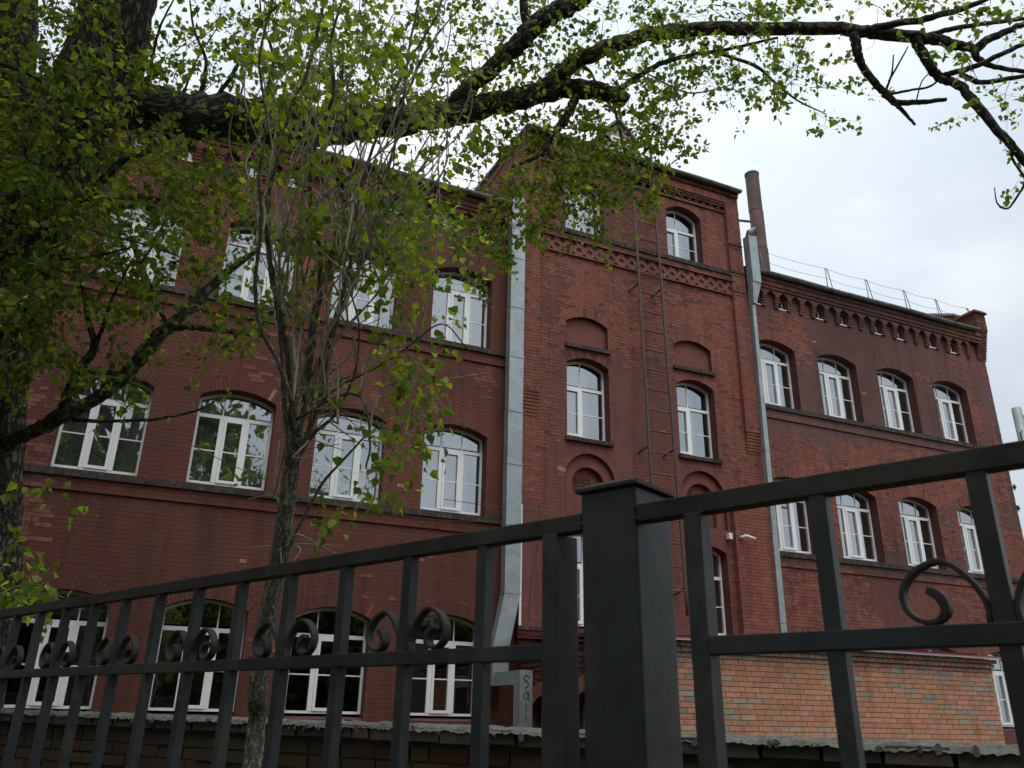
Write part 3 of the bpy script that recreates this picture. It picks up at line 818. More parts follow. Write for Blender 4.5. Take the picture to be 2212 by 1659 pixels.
# dormer on the tower roof
d = MB(); d.prism([(9.78, 13.7), (10.82, 13.7), (10.82, 15.55), (10.3, 16.1), (9.78, 15.55)], 16.5, 18.6); d.build("dormer", simple("pinkish_sheet", (.30, .20, .19), .6, var=.15), B)
d = MB(); d.prism([(9.68, 15.52), (10.3, 16.16), (10.92, 15.52), (10.92, 15.60), (10.3, 16.26), (9.68, 15.60)], 16.4, 18.6); d.build("dormer_roof", M_ZINCD, B)
d = MB(); d.ring([(10.0, 14.85), (10.6, 14.85), (10.6, 15.55), (10.0, 15.55)], [(10.06, 14.91), (10.54, 14.91), (10.54, 15.49), (10.06, 15.49)], 16.44, 16.52)
dw = d.build("dormer_window", M_WHITE, B); d = MB(); d.quad((10.05, 16.48, 14.9), (10.55, 16.48, 14.9), (10.55, 16.48, 15.5), (10.05, 16.48, 15.5)); o = d.build("pane", M_GLASS); o.parent = dw; o.matrix_parent_inverse = dw.matrix_world.inverted()
# snapped-off timber poking out past the tower corner
d = MB(); d.tube([(12.9, 15.2, 12.75), (13.75, 15.3, 12.98)], .035, 6); d.build("timber_stub", M_LADDER, B)

# ------------------------------------------------------------------ windows
def win_parts(wd, hs, rise, style, room, curt):
    """meshes of one window in local coordinates: x centred, z from the sill up, y into the building"""
    o = Op(-wd / 2, wd / 2, .09, hs, rise)
    P = []
    fr = MB(); fr.ring(o.outline(0), o.outline(.045), 0, .075)
    P.append(("frame", fr.mesh("frame", M_WHITE)))
    zt = 1.38 if style == 'wide' else hs * .715
    zb0 = .13
    hw = wd / 2 - .045
    tr = MB(); tr.box(-hw, hw, -.004, .07, zt - .035, zt + .035); P.append(("transom", tr.mesh("transom", M_WHITE)))
    if style == 'wide':
        ms = [-wd / 6, wd / 6]; sash = (ms[0] + .042, ms[1] - .042); cells = [(-hw, ms[0] - .042), sash, (ms[1] + .042, hw)]; gb = [-wd / 6, wd / 6]
    else:
        m0 = -wd * .07; ms = [m0]; sash = (-hw, m0 - .035); cells = [sash, (m0 + .035, hw)]; gb = [m0]
    for m in ms:
        a = MB(); a.box(m - .042, m + .042, -.006, .068, zb0, zt - .035); P.append(("mullion", a.mesh("mullion", M_WHITE)))
    a = MB(); x0, x1 = sash
    a.ring([(x0 + .002, zb0 + .002), (x1 - .002, zb0 + .002), (x1 - .002, zt - .037), (x0 + .002, zt - .037)], [(x0 + .05, zb0 + .055), (x1 - .05, zb0 + .055), (x1 - .05, zt - .085), (x0 + .05, zt - .085)], -.022, .05)
    P.append(("sash", a.mesh("sash", M_WHITE)))
    zm = (zb0 + zt) / 2 - .03
    for k, (x0, x1) in enumerate(cells):
        a = MB(); a.box(x0, x1, .018, .036, zm - .011, zm + .011); P.append(("glazing_bar", a.mesh("glazing_bar", M_WHITE)))
        tl = random.uniform(-.004, .004); t2 = random.uniform(-.003, .003)
        a = MB(); a.quad((x0, .030 + tl, zb0), (x1, .030 - tl, zb0), (x1, .030 - tl + t2, zt - .035), (x0, .030 + tl + t2, zt - .035)); P.append(("pane", a.mesh("pane", M_GLASS)))
    up = Op(-wd / 2, wd / 2, zt + .03, hs, rise)
    a = MB()
    pl = up.outline(.04); a.v = [(p[0], .031, p[1]) for p in pl]; a.f = [tuple(range(len(pl)))]; a.c = [None]; P.append(("pane", a.mesh("pane", M_GLASS)))
    for x in gb:
        h = o.inner(min(o.top - .01, hs)); zt2 = o.zc + math.sqrt(o.R ** 2 - x * x) - .04
        a = MB(); a.box(x - .011, x + .011, .018, .036, zt + .035, zt2); P.append(("glazing_bar", a.mesh("glazing_bar", M_WHITE)))
    # room behind: a shallow box with pale side walls
    a = MB(); hw2 = wd / 2 + .02; zt3 = hs + rise + .05
    for q in (((-hw2, .08, 0), (-hw2, .08, zt3), (-hw2, .55, zt3), (-hw2, .55, 0)), ((hw2, .08, 0), (hw2, .55, 0), (hw2, .55, zt3), (hw2, .08, zt3)),
              ((-hw2, .08, 0), (-hw2, .55, 0), (hw2, .55, 0), (hw2, .08, 0)), ((-hw2, .08, zt3), (hw2, .08, zt3), (hw2, .55, zt3), (-hw2, .55, zt3))):
        a.quad(*q)
    P.append(("inner_reveal", a.mesh("inner_reveal", room)))
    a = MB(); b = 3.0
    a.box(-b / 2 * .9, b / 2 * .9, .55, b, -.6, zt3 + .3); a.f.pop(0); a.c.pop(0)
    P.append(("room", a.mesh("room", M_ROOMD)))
    if curt:
        mat, x0, x1, zlo, zhi = curt
        a = MB(); n = 60 if mat is M_CURT else int((x1 - x0) / .09) * 2
        xs = np.linspace(x0, x1, n + 1); i = 0
        for q, xq in enumerate(xs):
            yy = .20 + (.018 * math.sin(xq * 55 + 2 * math.sin(xq * 9)) if mat is M_CURT else (.012 if q % 2 else -.012))
            a.v += [(xq, yy, zlo), (xq, yy, zhi)]
        for q in range(n): a.f.append((2 * q, 2 * q + 2, 2 * q + 3, 2 * q + 1)); a.c.append(None)
        P.append(("curtain" if mat is M_CURT else "blind", a.mesh("curtain", mat)))
    return P
def put_window(P, x, y, z, label=None):
    root = None
    for nm, me in P:
        if root is None:
            root = bpy.data.objects.new("window", me); root.location = (x, y, z); COL.objects.link(root); attach(root, B)
        else:
            o = bpy.data.objects.new(nm, me); COL.objects.link(o); o.parent = root
    if label: root["label"] = label
    return root
WWD, WHS = 1.36, 1.69
wide = {
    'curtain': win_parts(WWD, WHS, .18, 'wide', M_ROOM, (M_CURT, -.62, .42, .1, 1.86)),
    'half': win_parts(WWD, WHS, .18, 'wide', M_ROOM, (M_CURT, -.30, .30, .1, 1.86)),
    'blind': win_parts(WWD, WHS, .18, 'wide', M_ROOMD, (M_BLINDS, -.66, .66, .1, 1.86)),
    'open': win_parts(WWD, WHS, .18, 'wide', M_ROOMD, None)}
for k in range(5):
    for fl_, z in enumerate(SILLS):
        st = 'open' if fl_ == 0 else (('blind' if k != 0 else 'curtain') if fl_ == 1 else ('curtain' if k in (0, 2) else 'open'))
        put_window(wide[st], 5.27 - 2.155 * k, FY, z)
for k in range(4):
    for fl_, z in enumerate(SILLS):
        st = ('open', 'half', 'curtain')[fl_] if (k + fl_) % 3 else 'half'
        if fl_ == 0: st = 'half'
        put_window(wide[st], 13.93 + 2.13 * k, FY, z)
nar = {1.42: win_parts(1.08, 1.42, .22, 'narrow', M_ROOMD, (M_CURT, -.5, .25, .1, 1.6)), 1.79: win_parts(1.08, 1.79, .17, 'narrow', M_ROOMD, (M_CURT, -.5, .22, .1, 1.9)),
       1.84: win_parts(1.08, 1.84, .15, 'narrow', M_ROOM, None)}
for o in tw_ops:
    put_window(nar[round(o.zs - o.z0, 2)], o.cx, T + .235, o.z0)
# little gabled attic windows
sm = Op(-.11, .11, 0, .27, .10, 'gable')
a = MB(); a.ring(sm.outline(0), sm.outline(.028), 0, .03); a.box(-.14, .14, -.11, .0, -.022, .004); smf = a.mesh("attic_window", M_WHITE)
a = MB(); pl = sm.outline(.015); a.v = [(p[0], .015, p[1]) for p in pl]; a.f = [tuple(range(len(pl)))]; a.c = [None]; smp = a.mesh("pane", M_GLASS)
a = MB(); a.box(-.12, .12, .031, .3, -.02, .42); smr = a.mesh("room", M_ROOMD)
for o in small_l + small_r:
    r0 = bpy.data.objects.new("attic_window", smf); r0.location = (o.cx, W + .09, o.z0 + .004); COL.objects.link(r0); attach(r0, B)
    for nm, me in (("pane", smp), ("room", smr)):
        q = bpy.data.objects.new(nm, me); COL.objects.link(q); q.parent = r0

# ------------------------------------------------------------------ annex in front of the tower
A = empty("brick_annex", (10, 12.5, GROUND))
tag(A, "low orange brick annex with red metal roof in front of the tall building", "annex")
AY, AX0, AX1 = 10.0, 6.7, 13.1
ab = Bricks()
ab.lay(AX0, AX1, GROUND, .80, [], AY, AY + .03, .266, .0728, .010, annex_col, bond='run', jit=.004, zoff=.80 - .0728 * 60)
ab.row(AX0 - .01, AX1 + .01, .805, .865, AY - .012, AY + .05, .266, annex_dark)
ab.row(AX0 - .03, AX1 + .03, .875, .935, AY - .045, AY + .05, .133, annex_dark)
ab.row(AX0 - .05, AX1 + .06, .945, 1.005, AY - .08, AY + .05, .133, annex_dark, off=.05)
ab.build("brickwork", M_ABRICK, I4, A, 300, M_ABRICKO)
mb = MB(); mb.box(AX0 + .004, AX1 - .004, AY + .006, AY + .3, GROUND, .94); mb.box(AX0 - .02, AX1 + .02, AY - .03, AY + .3, .94, 1.0); mb.box(AX1 - .3, AX1 - .002, AY + .3, 14.98, GROUND, .94); mb.build("wall", M_JOINT2, A)
Ma = Matrix(((0, 1, 0, AX0), (-1, 0, 0, 14.98), (0, 0, 1, 0), (0, 0, 0, 1)))
a_ops = [Op(.55, 1.55, GROUND, .10, .24, ring=.25), Op(2.15, 3.25, GROUND, .12, .28, ring=.25)]
ac = Bricks(); ac.lay(0, 4.985, GROUND, .74, a_ops, 0, .02, .26, .077, .012, lambda x, z: old_red(x, z) if x < 3.6 else jig((.38, .16, .09), .15), jit=.008)
for k in range(3): ac.row(0, 4.985, .74 + k * .085 + .015, .74 + (k + 1) * .085, -.02 * (k + 1), .02, .13, old_red if True else None)
ac.build("side_brickwork", M_ABRICK, Ma, A)
backing(0, 4.985, GROUND, 1.0, a_ops, .008, A, M_JOINT3, M=Ma)
mb = MB(); rv = MB()
for o in a_ops:
    voussoirs(mb, o, -.01, .02, lambda x, z: jig((.36, .16, .10), .15)); reveal(rv, o, 0, .28)
    dd = MB(); dd.prism(o.outline(.0), .24, .30); dd.build("door", M_ROOMD, A, M=Ma)
    dd = MB(); dd.ring(o.outline(.0), o.outline(.05), .20, .26); dd.build("door_frame", M_ZINC, A, M=Ma)
mb.build("arch_brickwork", M_ABRICK, A, M=Ma, kind="stuff"); rv.build("reveal", M_REVEAL, A, M=Ma)
rr = MB()
Mr = Matrix(((1, 0, 0, 0), (0, 1, 0, 0), (0, 0, 1, 0), (0, 0, 0, 1)))
rr.v = [(AX0 - .12, AY - .14, 1.03), (AX1 + .14, AY - .14, 1.03), (AX1 + .14, T - .1, 1.42), (AX0 - .12, T - .1, 1.42), (AX0 - .12, AY - .14, 1.06), (AX1 + .14, AY - .14, 1.06), (AX1 + .14, T - .1, 1.45), (AX0 - .12, T - .1, 1.45)]
rr.f = [(0, 1, 5, 4), (1, 2, 6, 5), (3, 0, 4, 7), (4, 5, 6, 7), (3, 2, 1, 0)]; rr.c = [None] * 5
k = 0
while AX0 + k * .55 < AX1:      # standing seams
    x = AX0 - .1 + k * .55; rr.v += [(x, AY - .14, 1.06), (x + .02, AY - .14, 1.06), (x + .02, T - .1, 1.45), (x, T - .1, 1.45), (x, AY - .14, 1.09), (x + .02, AY - .14, 1.09), (x + .02, T - .1, 1.48), (x, T - .1, 1.48)]
    b = 8 + 8 * k; rr.f += [(b, b + 1, b + 5, b + 4), (b + 1, b + 2, b + 6, b + 5), (b + 3, b, b + 4, b + 7), (b + 4, b + 5, b + 6, b + 7)]; rr.c += [None] * 4; k += 1
rr.build("roof", M_REDROOF, A)
rr = MB(); rr.box(AX0 - .12, AX1 + .145, AY - .15, AY - .142, 1.012, 1.035); rr.build("roof_edge_trim", M_ZINC, A)

# ------------------------------------------------------------------ downpipes
def duct(path, wx, wy, root, name, mat=M_ZINC):
    mb = MB()
    for a, b in zip(path[:-1], path[1:]):
        n = 1
        i = len(mb.v)
        for c in (a, b):
            x, y, z = c[:3]; ww = c[3] if len(c) > 3 else wx
            mb.v += [(x - ww / 2, y - wy / 2, z), (x + ww / 2, y - wy / 2, z), (x + ww / 2, y + wy / 2, z), (x - ww / 2, y + wy / 2, z)]
        for k in range(4): mb.f.append((i + k, i + (k + 1) % 4, i + 4 + (k + 1) % 4, i + 4 + k)); mb.c.append(None)
        mb.f += [(i + 3, i + 2, i + 1, i), (i + 4, i + 5, i + 6, i + 7)]; mb.c += [None] * 2
    return mb.build(name, mat, root)
D1 = empty("square_downpipe", (6.4, 14.8, GROUND)); tag(D1, "wide square galvanised downpipe running down beside the tower, boxed out at its foot", "downpipe", "square downpipes on the facade")
zz = [10.75, 9.6, 8.35, 7.15, 5.9, 4.75, 3.5, 2.17]
for k in range(len(zz) - 1):
    duct([(6.43 + random.uniform(-.004, .004), 14.86, zz[k] + .02, .335), (6.43, 14.86, zz[k + 1], .325)], .33, .22, D1, "pipe_section")
    duct([(6.43, 14.86, zz[k + 1] + .05, .345), (6.43, 14.86, zz[k + 1] + .01, .345)], .33, .235, D1, "joint_collar")
duct([(6.43, 14.86, 2.17), (6.22, 14.86, 1.18)], .33, .22, D1, "offset_section"); duct([(6.22, 14.86, 1.18), (6.22, 14.86, .50)], .32, .22, D1, "pipe_section")
mb = MB(); mb.box(6.10, 6.33, 13.62, 14.74, .50, .73); mb.build("outlet_box", M_ZINC, D1)
mb = MB(); mb.box(6.095, 6.335, 13.60, 13.86, GROUND, .735); ob = mb.build("outlet_leg", M_ZINC, D1)
duct([(6.43, 14.84, 11.25, .20), (6.43, 14.86, 10.78, .42)], .33, .26, D1, "hopper")
# graffiti on the outlet leg's front: Sai, in spray strokes
gm = MB()
def stroke(pts, w_=.012, y=13.596):
    gm.tube([(6.215 + p[0], y, p[1]) for p in pts], 1.0, 4, rect=(w_, .002), ref=(0, 1, 0), cap=True)
stroke([(.055, .60), (.03, .64), (-.02, .645), (-.045, .61), (-.03, .575), (.02, .55), (.045, .51), (.02, .465), (-.01, .44)])
stroke([(.038, .36), (.0, .385), (-.035, .35), (-.038, .29), (-.005, .255), (.03, .285), (.038, .36)]); stroke([(.040, .375), (.042, .30), (.048, .255), (.060, .245)])
stroke([(.0, .205), (.005, .19)]); stroke([(.0, .17), (.0, .12), (.01, .07)]); stroke([(.0, .03), (.0, -.02), (-.01, -.06)], .008)
gm.build("graffiti", M_GRAF, D1)

D2 = empty("square_downpipe", (13.1, 14.8, GROUND)); tag(D2, "narrow galvanised downpipe with hopper box at the right corner of the tower", "downpipe", "square downpipes on the facade")
duct([(13.22, 14.80, 12.02, .27), (13.22, 14.80, 10.62, .27)], .27, .24, D2, "hopper_box"); duct([(13.22, 14.80, 10.62, .27), (13.13, 14.84, 10.0, .10)], .2, .2, D2, "hopper_foot")
for z0_, z1_ in ((10.0, 8.0), (8.0, 6.0), (6.0, 4.0), (4.0, 2.0), (2.0, -.2)):
    ww = .10 + (10 - z0_) * .008; duct([(13.13 - (10 - z0_) * .013, 14.86, z0_, ww), (13.13 - (10 - z1_) * .013, 14.86, z1_ + .01, ww + .012)], .16, .12, D2, "pipe_section")
mb = MB(); mb.tube([(13.2, 14.80, 12.0), (13.22, 14.75, 12.14), (13.32, 14.72, 12.24), (13.34, 14.72, 12.12)], [.11, .12, .10, .07], 10); mb.build("spout", M_ZINCD, D2, smooth=True)

# ------------------------------------------------------------------ ladder
LD = empty("wall_ladder", (10, 14.7, 2.0)); tag(LD, "tall rusty steel fire ladder fixed to the tower wall", "ladder")
def lx(side, z): return (9.665 - (z - 4.9) * .0185) if side == 0 else (10.33 - (z - 4.9) * .0235)
for s_ in (0, 1):
    mb = MB(); mb.tube([(lx(s_, z) + .006 * math.sin(z * 2.1), 14.68, z) for z in np.linspace(2.0, 14.0, 25)], .033, 8); mb.build("rail", M_LADDER, LD, smooth=True)
z = 2.50
while z < 13.9:
    mb = MB(); mb.tube([(lx(0, z), 14.68, z), ((lx(0, z) + lx(1, z)) / 2, 14.675, z - .008), (lx(1, z), 14.68, z - .005)], .019, 6); mb.build("rung", M_LADDER, LD); z += .498
for z in (2.45, 5.52, 9.60):
    for s_ in (0, 1):
        mb = MB(); mb.tube([(lx(s_, z), 14.68, z + .1), (lx(s_, z) - .10, T, z)], .024, 6); mb.build("wall_bracket", M_LADDER, LD)

# ------------------------------------------------------------------ chimney, roof guard, camera, cables, pole
CH = MB()
def cyl(mb, c0, c1, r0, r1, n=20): mb.tube([c0, c1], [r0, r1], n)
ch = empty("metal_chimney", (20.35, 22.2, 12)); tag(ch, "tall rusty round metal chimney stack behind the right roof", "chimney")
for za, zb in ((12, 15.5), (15.5, 17.6), (17.6, 19.4), (19.4, 21.25)):
    mb = MB(); mb.tube([(20.33 + (za - 17) * -.012, 22.2, z) for z in np.linspace(za, zb - .01, 4)],   .282, 20); mb.build("stack_section", M_CHIM, ch, smooth=False)
mb = MB(); mb.tube([(20.30, 22.2, 21.18), (20.30, 22.2, 21.26)], .30, 20); mb.build("rim", M_CHIM, ch)
def guard(x0, xs, name_label, x1):
    RG = empty("roof_guard", (x0, 15.3, 11.4)); tag(RG, name_label, "roof railing", "wire snow guards on the roof")
    for x in xs:
        x_ = x; mb = MB()
        pts = [(x_ - .30, 15.30, 11.40), (x_ - .08, 15.5, 12.16), (x_ - .02, 15.58, 12.32), (x_ + .05, 15.6, 12.36), (x_ + .10, 15.6, 12.30), (x_ + .10, 15.55, 12.0), (x_ + .04, 15.42, 11.42)]
        mb.tube(pts, .014, 6); mb.build("hoop", M_ZINCD, RG, smooth=True)
    for zz_, yy in ((12.35, 15.6), (11.98, 15.55)):
        mb = MB(); P = []
        xs2 = [x0] + list(xs) + [x1]
        for a_, b_ in zip(xs2[:-1], xs2[1:]):
            for t_ in np.linspace(0, 1, 6)[:-1]: P.append((a_ + (b_ - a_) * t_, yy, zz_ - .05 * math.sin(math.pi * t_)))
        P.append((x1, yy, zz_)); mb.tube(P, .006, 4); mb.build("wire", M_ZINCD, RG)
guard(13.3, [14.15, 16.62, 18.17, 19.70, 21.05, 22.45], "thin wire snow guard on hoops along the right roof edge", 22.6)
guard(-4, [-3.2, -1.0, 1.2, 2.75, 4.2, 5.6], "thin wire snow guard on hoops along the left roof edge", 6.7)

CC = empty("security_camera", (12.1, 14.8, 3.84)); tag(CC, "small white security camera with its junction box on the tower pier", "camera")
mb = MB(); mb.box(11.78, 11.88, 14.86, 14.97, 3.78, 3.92); mb.build("junction_box", M_CAM, CC)
mb = MB(); mb.tube([(12.07, 14.85, 3.83), (12.07, 14.74, 3.83), (12.12, 14.72, 3.84)], .035, 8); mb.build("bracket", M_CAM, CC, smooth=True)
mb = MB(); mb.tube([(12.10, 14.72, 3.86), (12.34, 14.66, 3.79)], .038, 10); mb.build("housing", M_CAM, CC, smooth=True)
CN = MB(); CN.box(6.655, 6.70, 14.93, 14.985, 1.62, 4.0); tag(CN.build("conduit", M_WHITE), "thin white vertical conduit strip on the tower's left corner above the ledge", "conduit")
cabs = [([(5.0, 14.9, 3.9), (6.9, 14.85, 3.85), (7.05, 14.93, 4.02), (7.15, 14.93, 3.6), (7.05, 14.93, 3.25), (6.9, 14.9, 2.6), (6.85, 14.9, 1.7)], "black cable looping down the tower wall by the conduit"),
        ([tuple(at(225, 850, 14.2)), tuple(at(420, 965, 14.4)), tuple(at(640, 1060, 14.7)), tuple(at(900, 1118, 15.0)), tuple(at(1085, 1128, 15.6))], "thin black cable sagging across the left windows towards the tower"),
        ([tuple(at(125, 905, 14.2)), tuple(at(240, 1010, 14.4)), tuple(at(330, 1090, 14.7)), tuple(at(530, 1165, 15.0)), tuple(at(760, 1200, 15.1)), tuple(at(960, 1130, 15.6))], "lowest thin cable drooping along the left brick wall")]
def smoothpts(P, n=8):
    P = [np.array(p, float) for p in P]; P = [2 * P[0] - P[1]] + P + [2 * P[-1] - P[-2]]; o_ = []
    for i in range(1, len(P) - 2):
        p0, p1, p2, p3 = P[i - 1:i + 3]
        for t in np.linspace(0, 1, n, endpoint=False):
            o_.append(.5 * ((2 * p1) + (-p0 + p2) * t + (2 * p0 - 5 * p1 + 4 * p2 - p3) * t * t + (-p0 + 3 * p1 - 3 * p2 + p3) * t ** 3))
    o_.append(P[-2]); return np.array(o_)
for P, lb in cabs:
    mb = MB(); mb.tube(smoothpts(P), .007, 5); tag(mb.build("cable", M_BLACK), lb, "cable")
PO = empty("steel_pole", tuple(at(2205, 900, 18.0))); tag(PO, "pale grey steel pole with a side arm beyond the right end of the building", "pole")
pt = at(2195, 882, 18.0)
mb = MB(); mb.tube([(pt[0], pt[1], GROUND), (pt[0], pt[1], pt[2])], .10, 16); mb.build("mast", M_POLE, PO, smooth=True)
mb = MB(); mb.tube([(pt[0] + .05, pt[1], pt[2] - .18), (pt[0] + 1.6, pt[1] - .6, pt[2] - .10)], .035, 8); mb.build("arm", M_POLE, PO, smooth=True)
mb = MB(); mb.tube([(pt[0] - .12, pt[1] - .05, pt[2] - .75), (pt[0] - .18, pt[1] - .08, pt[2] - .62), (pt[0] - .08, pt[1] - .08, pt[2] - .55)], .014, 6); mb.build("hook", M_CERAM, PO)
for k, (x, y) in enumerate(((2192, 1055), (2200, 1100))):
    c = at(x, y, 20.4); mb = MB(); mb.tube([c + [-.16, 0, .04], c + [-.10, 0, -.05], c + [0, 0, -.05], c + [0, 0, 0]], .010, 5)
    mb.tube([c + [0, 0, -.01], c + [0, 0, .03], c + [0, 0, .05], c + [0, 0, .09]], [.035, .05, .03, .035], 8)
    tag(mb.build("insulator", M_CERAM), ("upper", "lower")[k] + " small dark insulator on a hook at the building's right corner", "insulator", "insulators on the corner")
mb = MB(); mb.tube([at(2170, 1010, 21), at(2215, 1000, 21), at(2400, 960, 20)], .006, 4); tag(mb.build("overhead_wire", M_BLACK), "thin overhead wire crossing the sky beneath the fence rail at right", "wire")

# ------------------------------------------------------------------ metal fence
UF = np.array([-.43732779, .89930218, 0]); NF = np.array([.89930218, .43732779, 0]); ZF = np.array([0, 0, 1.])
def fp(s, d, z): return UF * s + NF * d + ZF * z
FN = empty("metal_fence", tuple(fp(.67, 1.0, GROUND))); tag(FN, "dark painted steel fence with square post, bars and scrolls in the foreground", "fence")
def fbox(s0, s1, d0, d1, z0, z1, name, mat, bev=.0015):
    mb = MB(); c = fp((s0 + s1) / 2, (d0 + d1) / 2, (z0 + z1) / 2); mb.obox(c, UF * (s1 - s0) / 2, NF * (d1 - d0) / 2, ZF * (z1 - z0) / 2)
    o = mb.build(name, mat, FN); b = o.modifiers.new("b", 'BEVEL'); b.width = bev; b.segments = 2; return o
RT0, RT1, RM0, RM1 = .262, .288, .077, .100
fbox(.622, .720, 1.0, 1.098, GROUND, .318, "post", M_IRON, .004)
mb = MB(); zc = .318
for (e, z0, z1) in ((.007, zc, zc + .006),):
    mb.obox(fp(.671, 1.049, (z0 + z1) / 2), UF * (.049 + e), NF * (.049 + e), ZF * (z1 - z0) / 2)
i = len(mb.v); e = .056
mb.v += [tuple(fp(.671 - e, 1.049 - e, .324)), tuple(fp(.671 + e, 1.049 - e, .324)), tuple(fp(.671 + e, 1.049 + e, .324)), tuple(fp(.671 - e, 1.049 + e, .324)), tuple(fp(.671 - .03, 1.02, .336)), tuple(fp(.701, 1.02, .336)), tuple(fp(.701, 1.08, .334)), tuple(fp(.641, 1.08, .334))]
mb.f += [(i + 1, i, i + 4, i + 5), (i + 2, i + 1, i + 5, i + 6), (i + 3, i + 2, i + 6, i + 7), (i, i + 3, i + 7, i + 4), (i + 4, i + 7, i + 6, i + 5)]; mb.c += [None] * 5
cp_ = mb.build("post_cap", M_IRON2, FN); b_ = cp_.modifiers.new("b", 'BEVEL'); b_.width = .0012; b_.segments = 2
BW = .021
def rail(s0, s1, z0, z1, name):
    return fbox(s0, s1, 1.0, 1.0 + BW + .004, z0, z1, name, M_IRON2 if name == "top_rail" else M_IRON)
rail(.7205, 9.0, RT0, RT1, "top_rail"); rail(.794, 9.0, RM0, RM1, "middle_rail")
rail(-1.2, .6215, RT0, RT1, "top_rail"); rail(-1.2, .521, RM0, RM1, "middle_rail")
fbox(.766, .795, .999, 1.054, GROUND, RT0 + .002, "end_post", M_IRON, .002)
fbox(.520, .546, .998, 1.028, GROUND, RT0 + .001, "end_post", M_IRON, .002)
SB = []
s_ = .925 - .009
while s_ < 8.9: SB.append(s_); s_ += .1805
for s_ in SB + [.350, .171, -.008, -.19, -.37, -.55, -.73, -.91, -1.09]:
    fbox(s_, s_ + BW, 1.002, 1.002 + BW, GROUND, RT0 + .001, "bar", M_IRON, .0012)
scr = [(.195, .1), (.195, .121), (.210, .150), (.232, .168), (.252, .165), (.268, .154), (.278, .138), (.277, .121), (.270, .110), (.258, .104), (.245, .105), (.236, .115), (.239, .128), (.246, .135), (.252, .138)]
SCC = .171 + BW / 2
scp = smoothpts([(a_ - .171 - BW, 0, b_) for a_, b_ in scr], 5)
def scroll(s0, sg):
    mb = MB(); pts = []
    for q in scp: pts.append(fp(s0 + (BW / 2 + .001 + q[0]) * sg, 1.012, q[2]))
    n = len(pts); th = [1.0 if k < n * .7 else 1.0 + .9 * math.sin(math.pi * (k / n - .7) / .32) for k in range(n)]
    mb.tube(pts, th, 4, rect=(.0029, .0085), ref=tuple(NF)); o = mb.build("scroll", M_IRON2, FN)
    b = o.modifiers.new("b", 'BEVEL'); b.width = .0012; b.segments = 2
for s0 in [SB[k] + BW / 2 for k in range(1, 24, 2)] + [.171 + BW / 2, -.19 + BW / 2]:
    scroll(s0, 1); scroll(s0, -1)
for s0, z0 in ((.72, RT0 + .01), (.622, RT0 + .008), (.520, RM0 + .004), (.521, RM0 + .018), (.622, RT0 + .022), (.520, RT0 + .002)):   # weld beads
    mb = MB(); mb.tube([fp(s0, 1.0 + k * .006, z0 + random.uniform(-.004, .004)) for k in range(5)], [.003, .005, .004, .005, .003], 6); mb.build("weld_bead", M_IRON2, FN, smooth=True)

# ------------------------------------------------------------------ low old wall behind the fence
pA = fp(8.1, 2.75, 0); pB = fp(1.0, 3.72, 0)
pB2 = pB + (pB - pA) * .55; pA2 = pA + (pA - pB) * .5
Lw = np.linalg.norm(pB2 - pA2); dx = (pB2 - pA2) / Lw; dy = np.array([-dx[1], dx[0], 0])
if dy @ NF < 0: dy = -dy
Mw = Matrix(((dx[0], dy[0], 0, pA2[0]), (dx[1], dy[1], 0, pA2[1]), (0, 0, 1, 0), (0, 0, 0, 1)))
LW = empty("low_brick_wall", tuple(pB + np.array([0, 0, GROUND]))); tag(LW, "low old mossy brick wall with lumpy cement capping behind the fence", "wall")
ta, tb = np.linalg.norm(pA - pA2), np.linalg.norm(pB - pA2)
ztop = lambda x: -.045 + (x - ta) / (tb - ta) * (-.040)
wb = Bricks()
x = 0
while x < Lw:
    l_ = random.uniform(.225, .262); z1 = ztop(x) + random.uniform(-.006, .004); d0 = -.05 + random.uniform(-.012, .008)
    if random.random() < .3: l_ = .13
    wb.add(x, x + l_ - .016, x + random.uniform(0, .008), x + l_ - .016 - random.uniform(0, .008), z1 - .066, z1, d0, .28, jig(random.choice([(.072, .062, .048), (.085, .062, .050), (.060, .055, .044), (.078, .058, .048)]), .25)); x += l_
cap = wb
cap.build("capping_brickwork", M_WBRICK, Mw, LW, 70, M_WBRICKO)
wb = Bricks()
for i in range(22):
    z1 = -.165 - i * .078
    off = random.uniform(0, .26); k = 0; x = -off
    while x < Lw:
        l_ = random.choice([.26, .26, .13])
        tl = (ztop(x) + .065)
        wb.add(max(0, x) + .006, x + l_ - .008, max(0, x) + .006, x + l_ - .008, z1 + tl - .066 + random.uniform(-.003, .003), z1 + tl + random.uniform(-.003, .003), random.uniform(-.012, .008), .05, wall_col(x, z1)) if x + l_ > .05 else None; x += l_
wb.build("brickwork", M_WBRICK, Mw, LW, 230, M_WBRICKO)
mb = MB(); mb.box(0, Lw, .014, .26, GROUND, -.12); mb.build("core", M_JOINT3, LW, M=Mw)
# cement haunching: a lumpy strip on the capping bricks
mb = MB(); n = 1100; m = 16
for i in range(n + 1):
    x = Lw * i / n; zt0 = ztop(x)
    for j in range(m + 1):
        t = j / m; y = -.052 + .34 * t
        h = .002 + .014 * math.sin(math.pi * min(1, t * 1.15)) + (.014 * (float(vnoise(x, y, .07, 3)) - .4) + .010 * (float(vnoise(x, y, .028, 5)) - .5) + .009 * (float(vnoise(x, y, .012, 8)) - .5)) * (1 if 0 < j < m else .5)
        yo = -.068 if j == 0 else (y - .010 if j == 1 else y)
        if j == 0: h = -.002 - .010 * float(vnoise(x, 1, .03, 2)) - .012 * float(vnoise(x, 3, .012, 4))
        mb.v.append((x, yo, zt0 + h))
for i in range(n):
    for j in range(m):
        a_ = i * (m + 1) + j; mb.f.append((a_, a_ + m + 1, a_ + m + 2, a_ + 1)); mb.c.append(None)
mb.build("cement_capping", M_MORTARCAP, LW, M=Mw)
mb = MB()
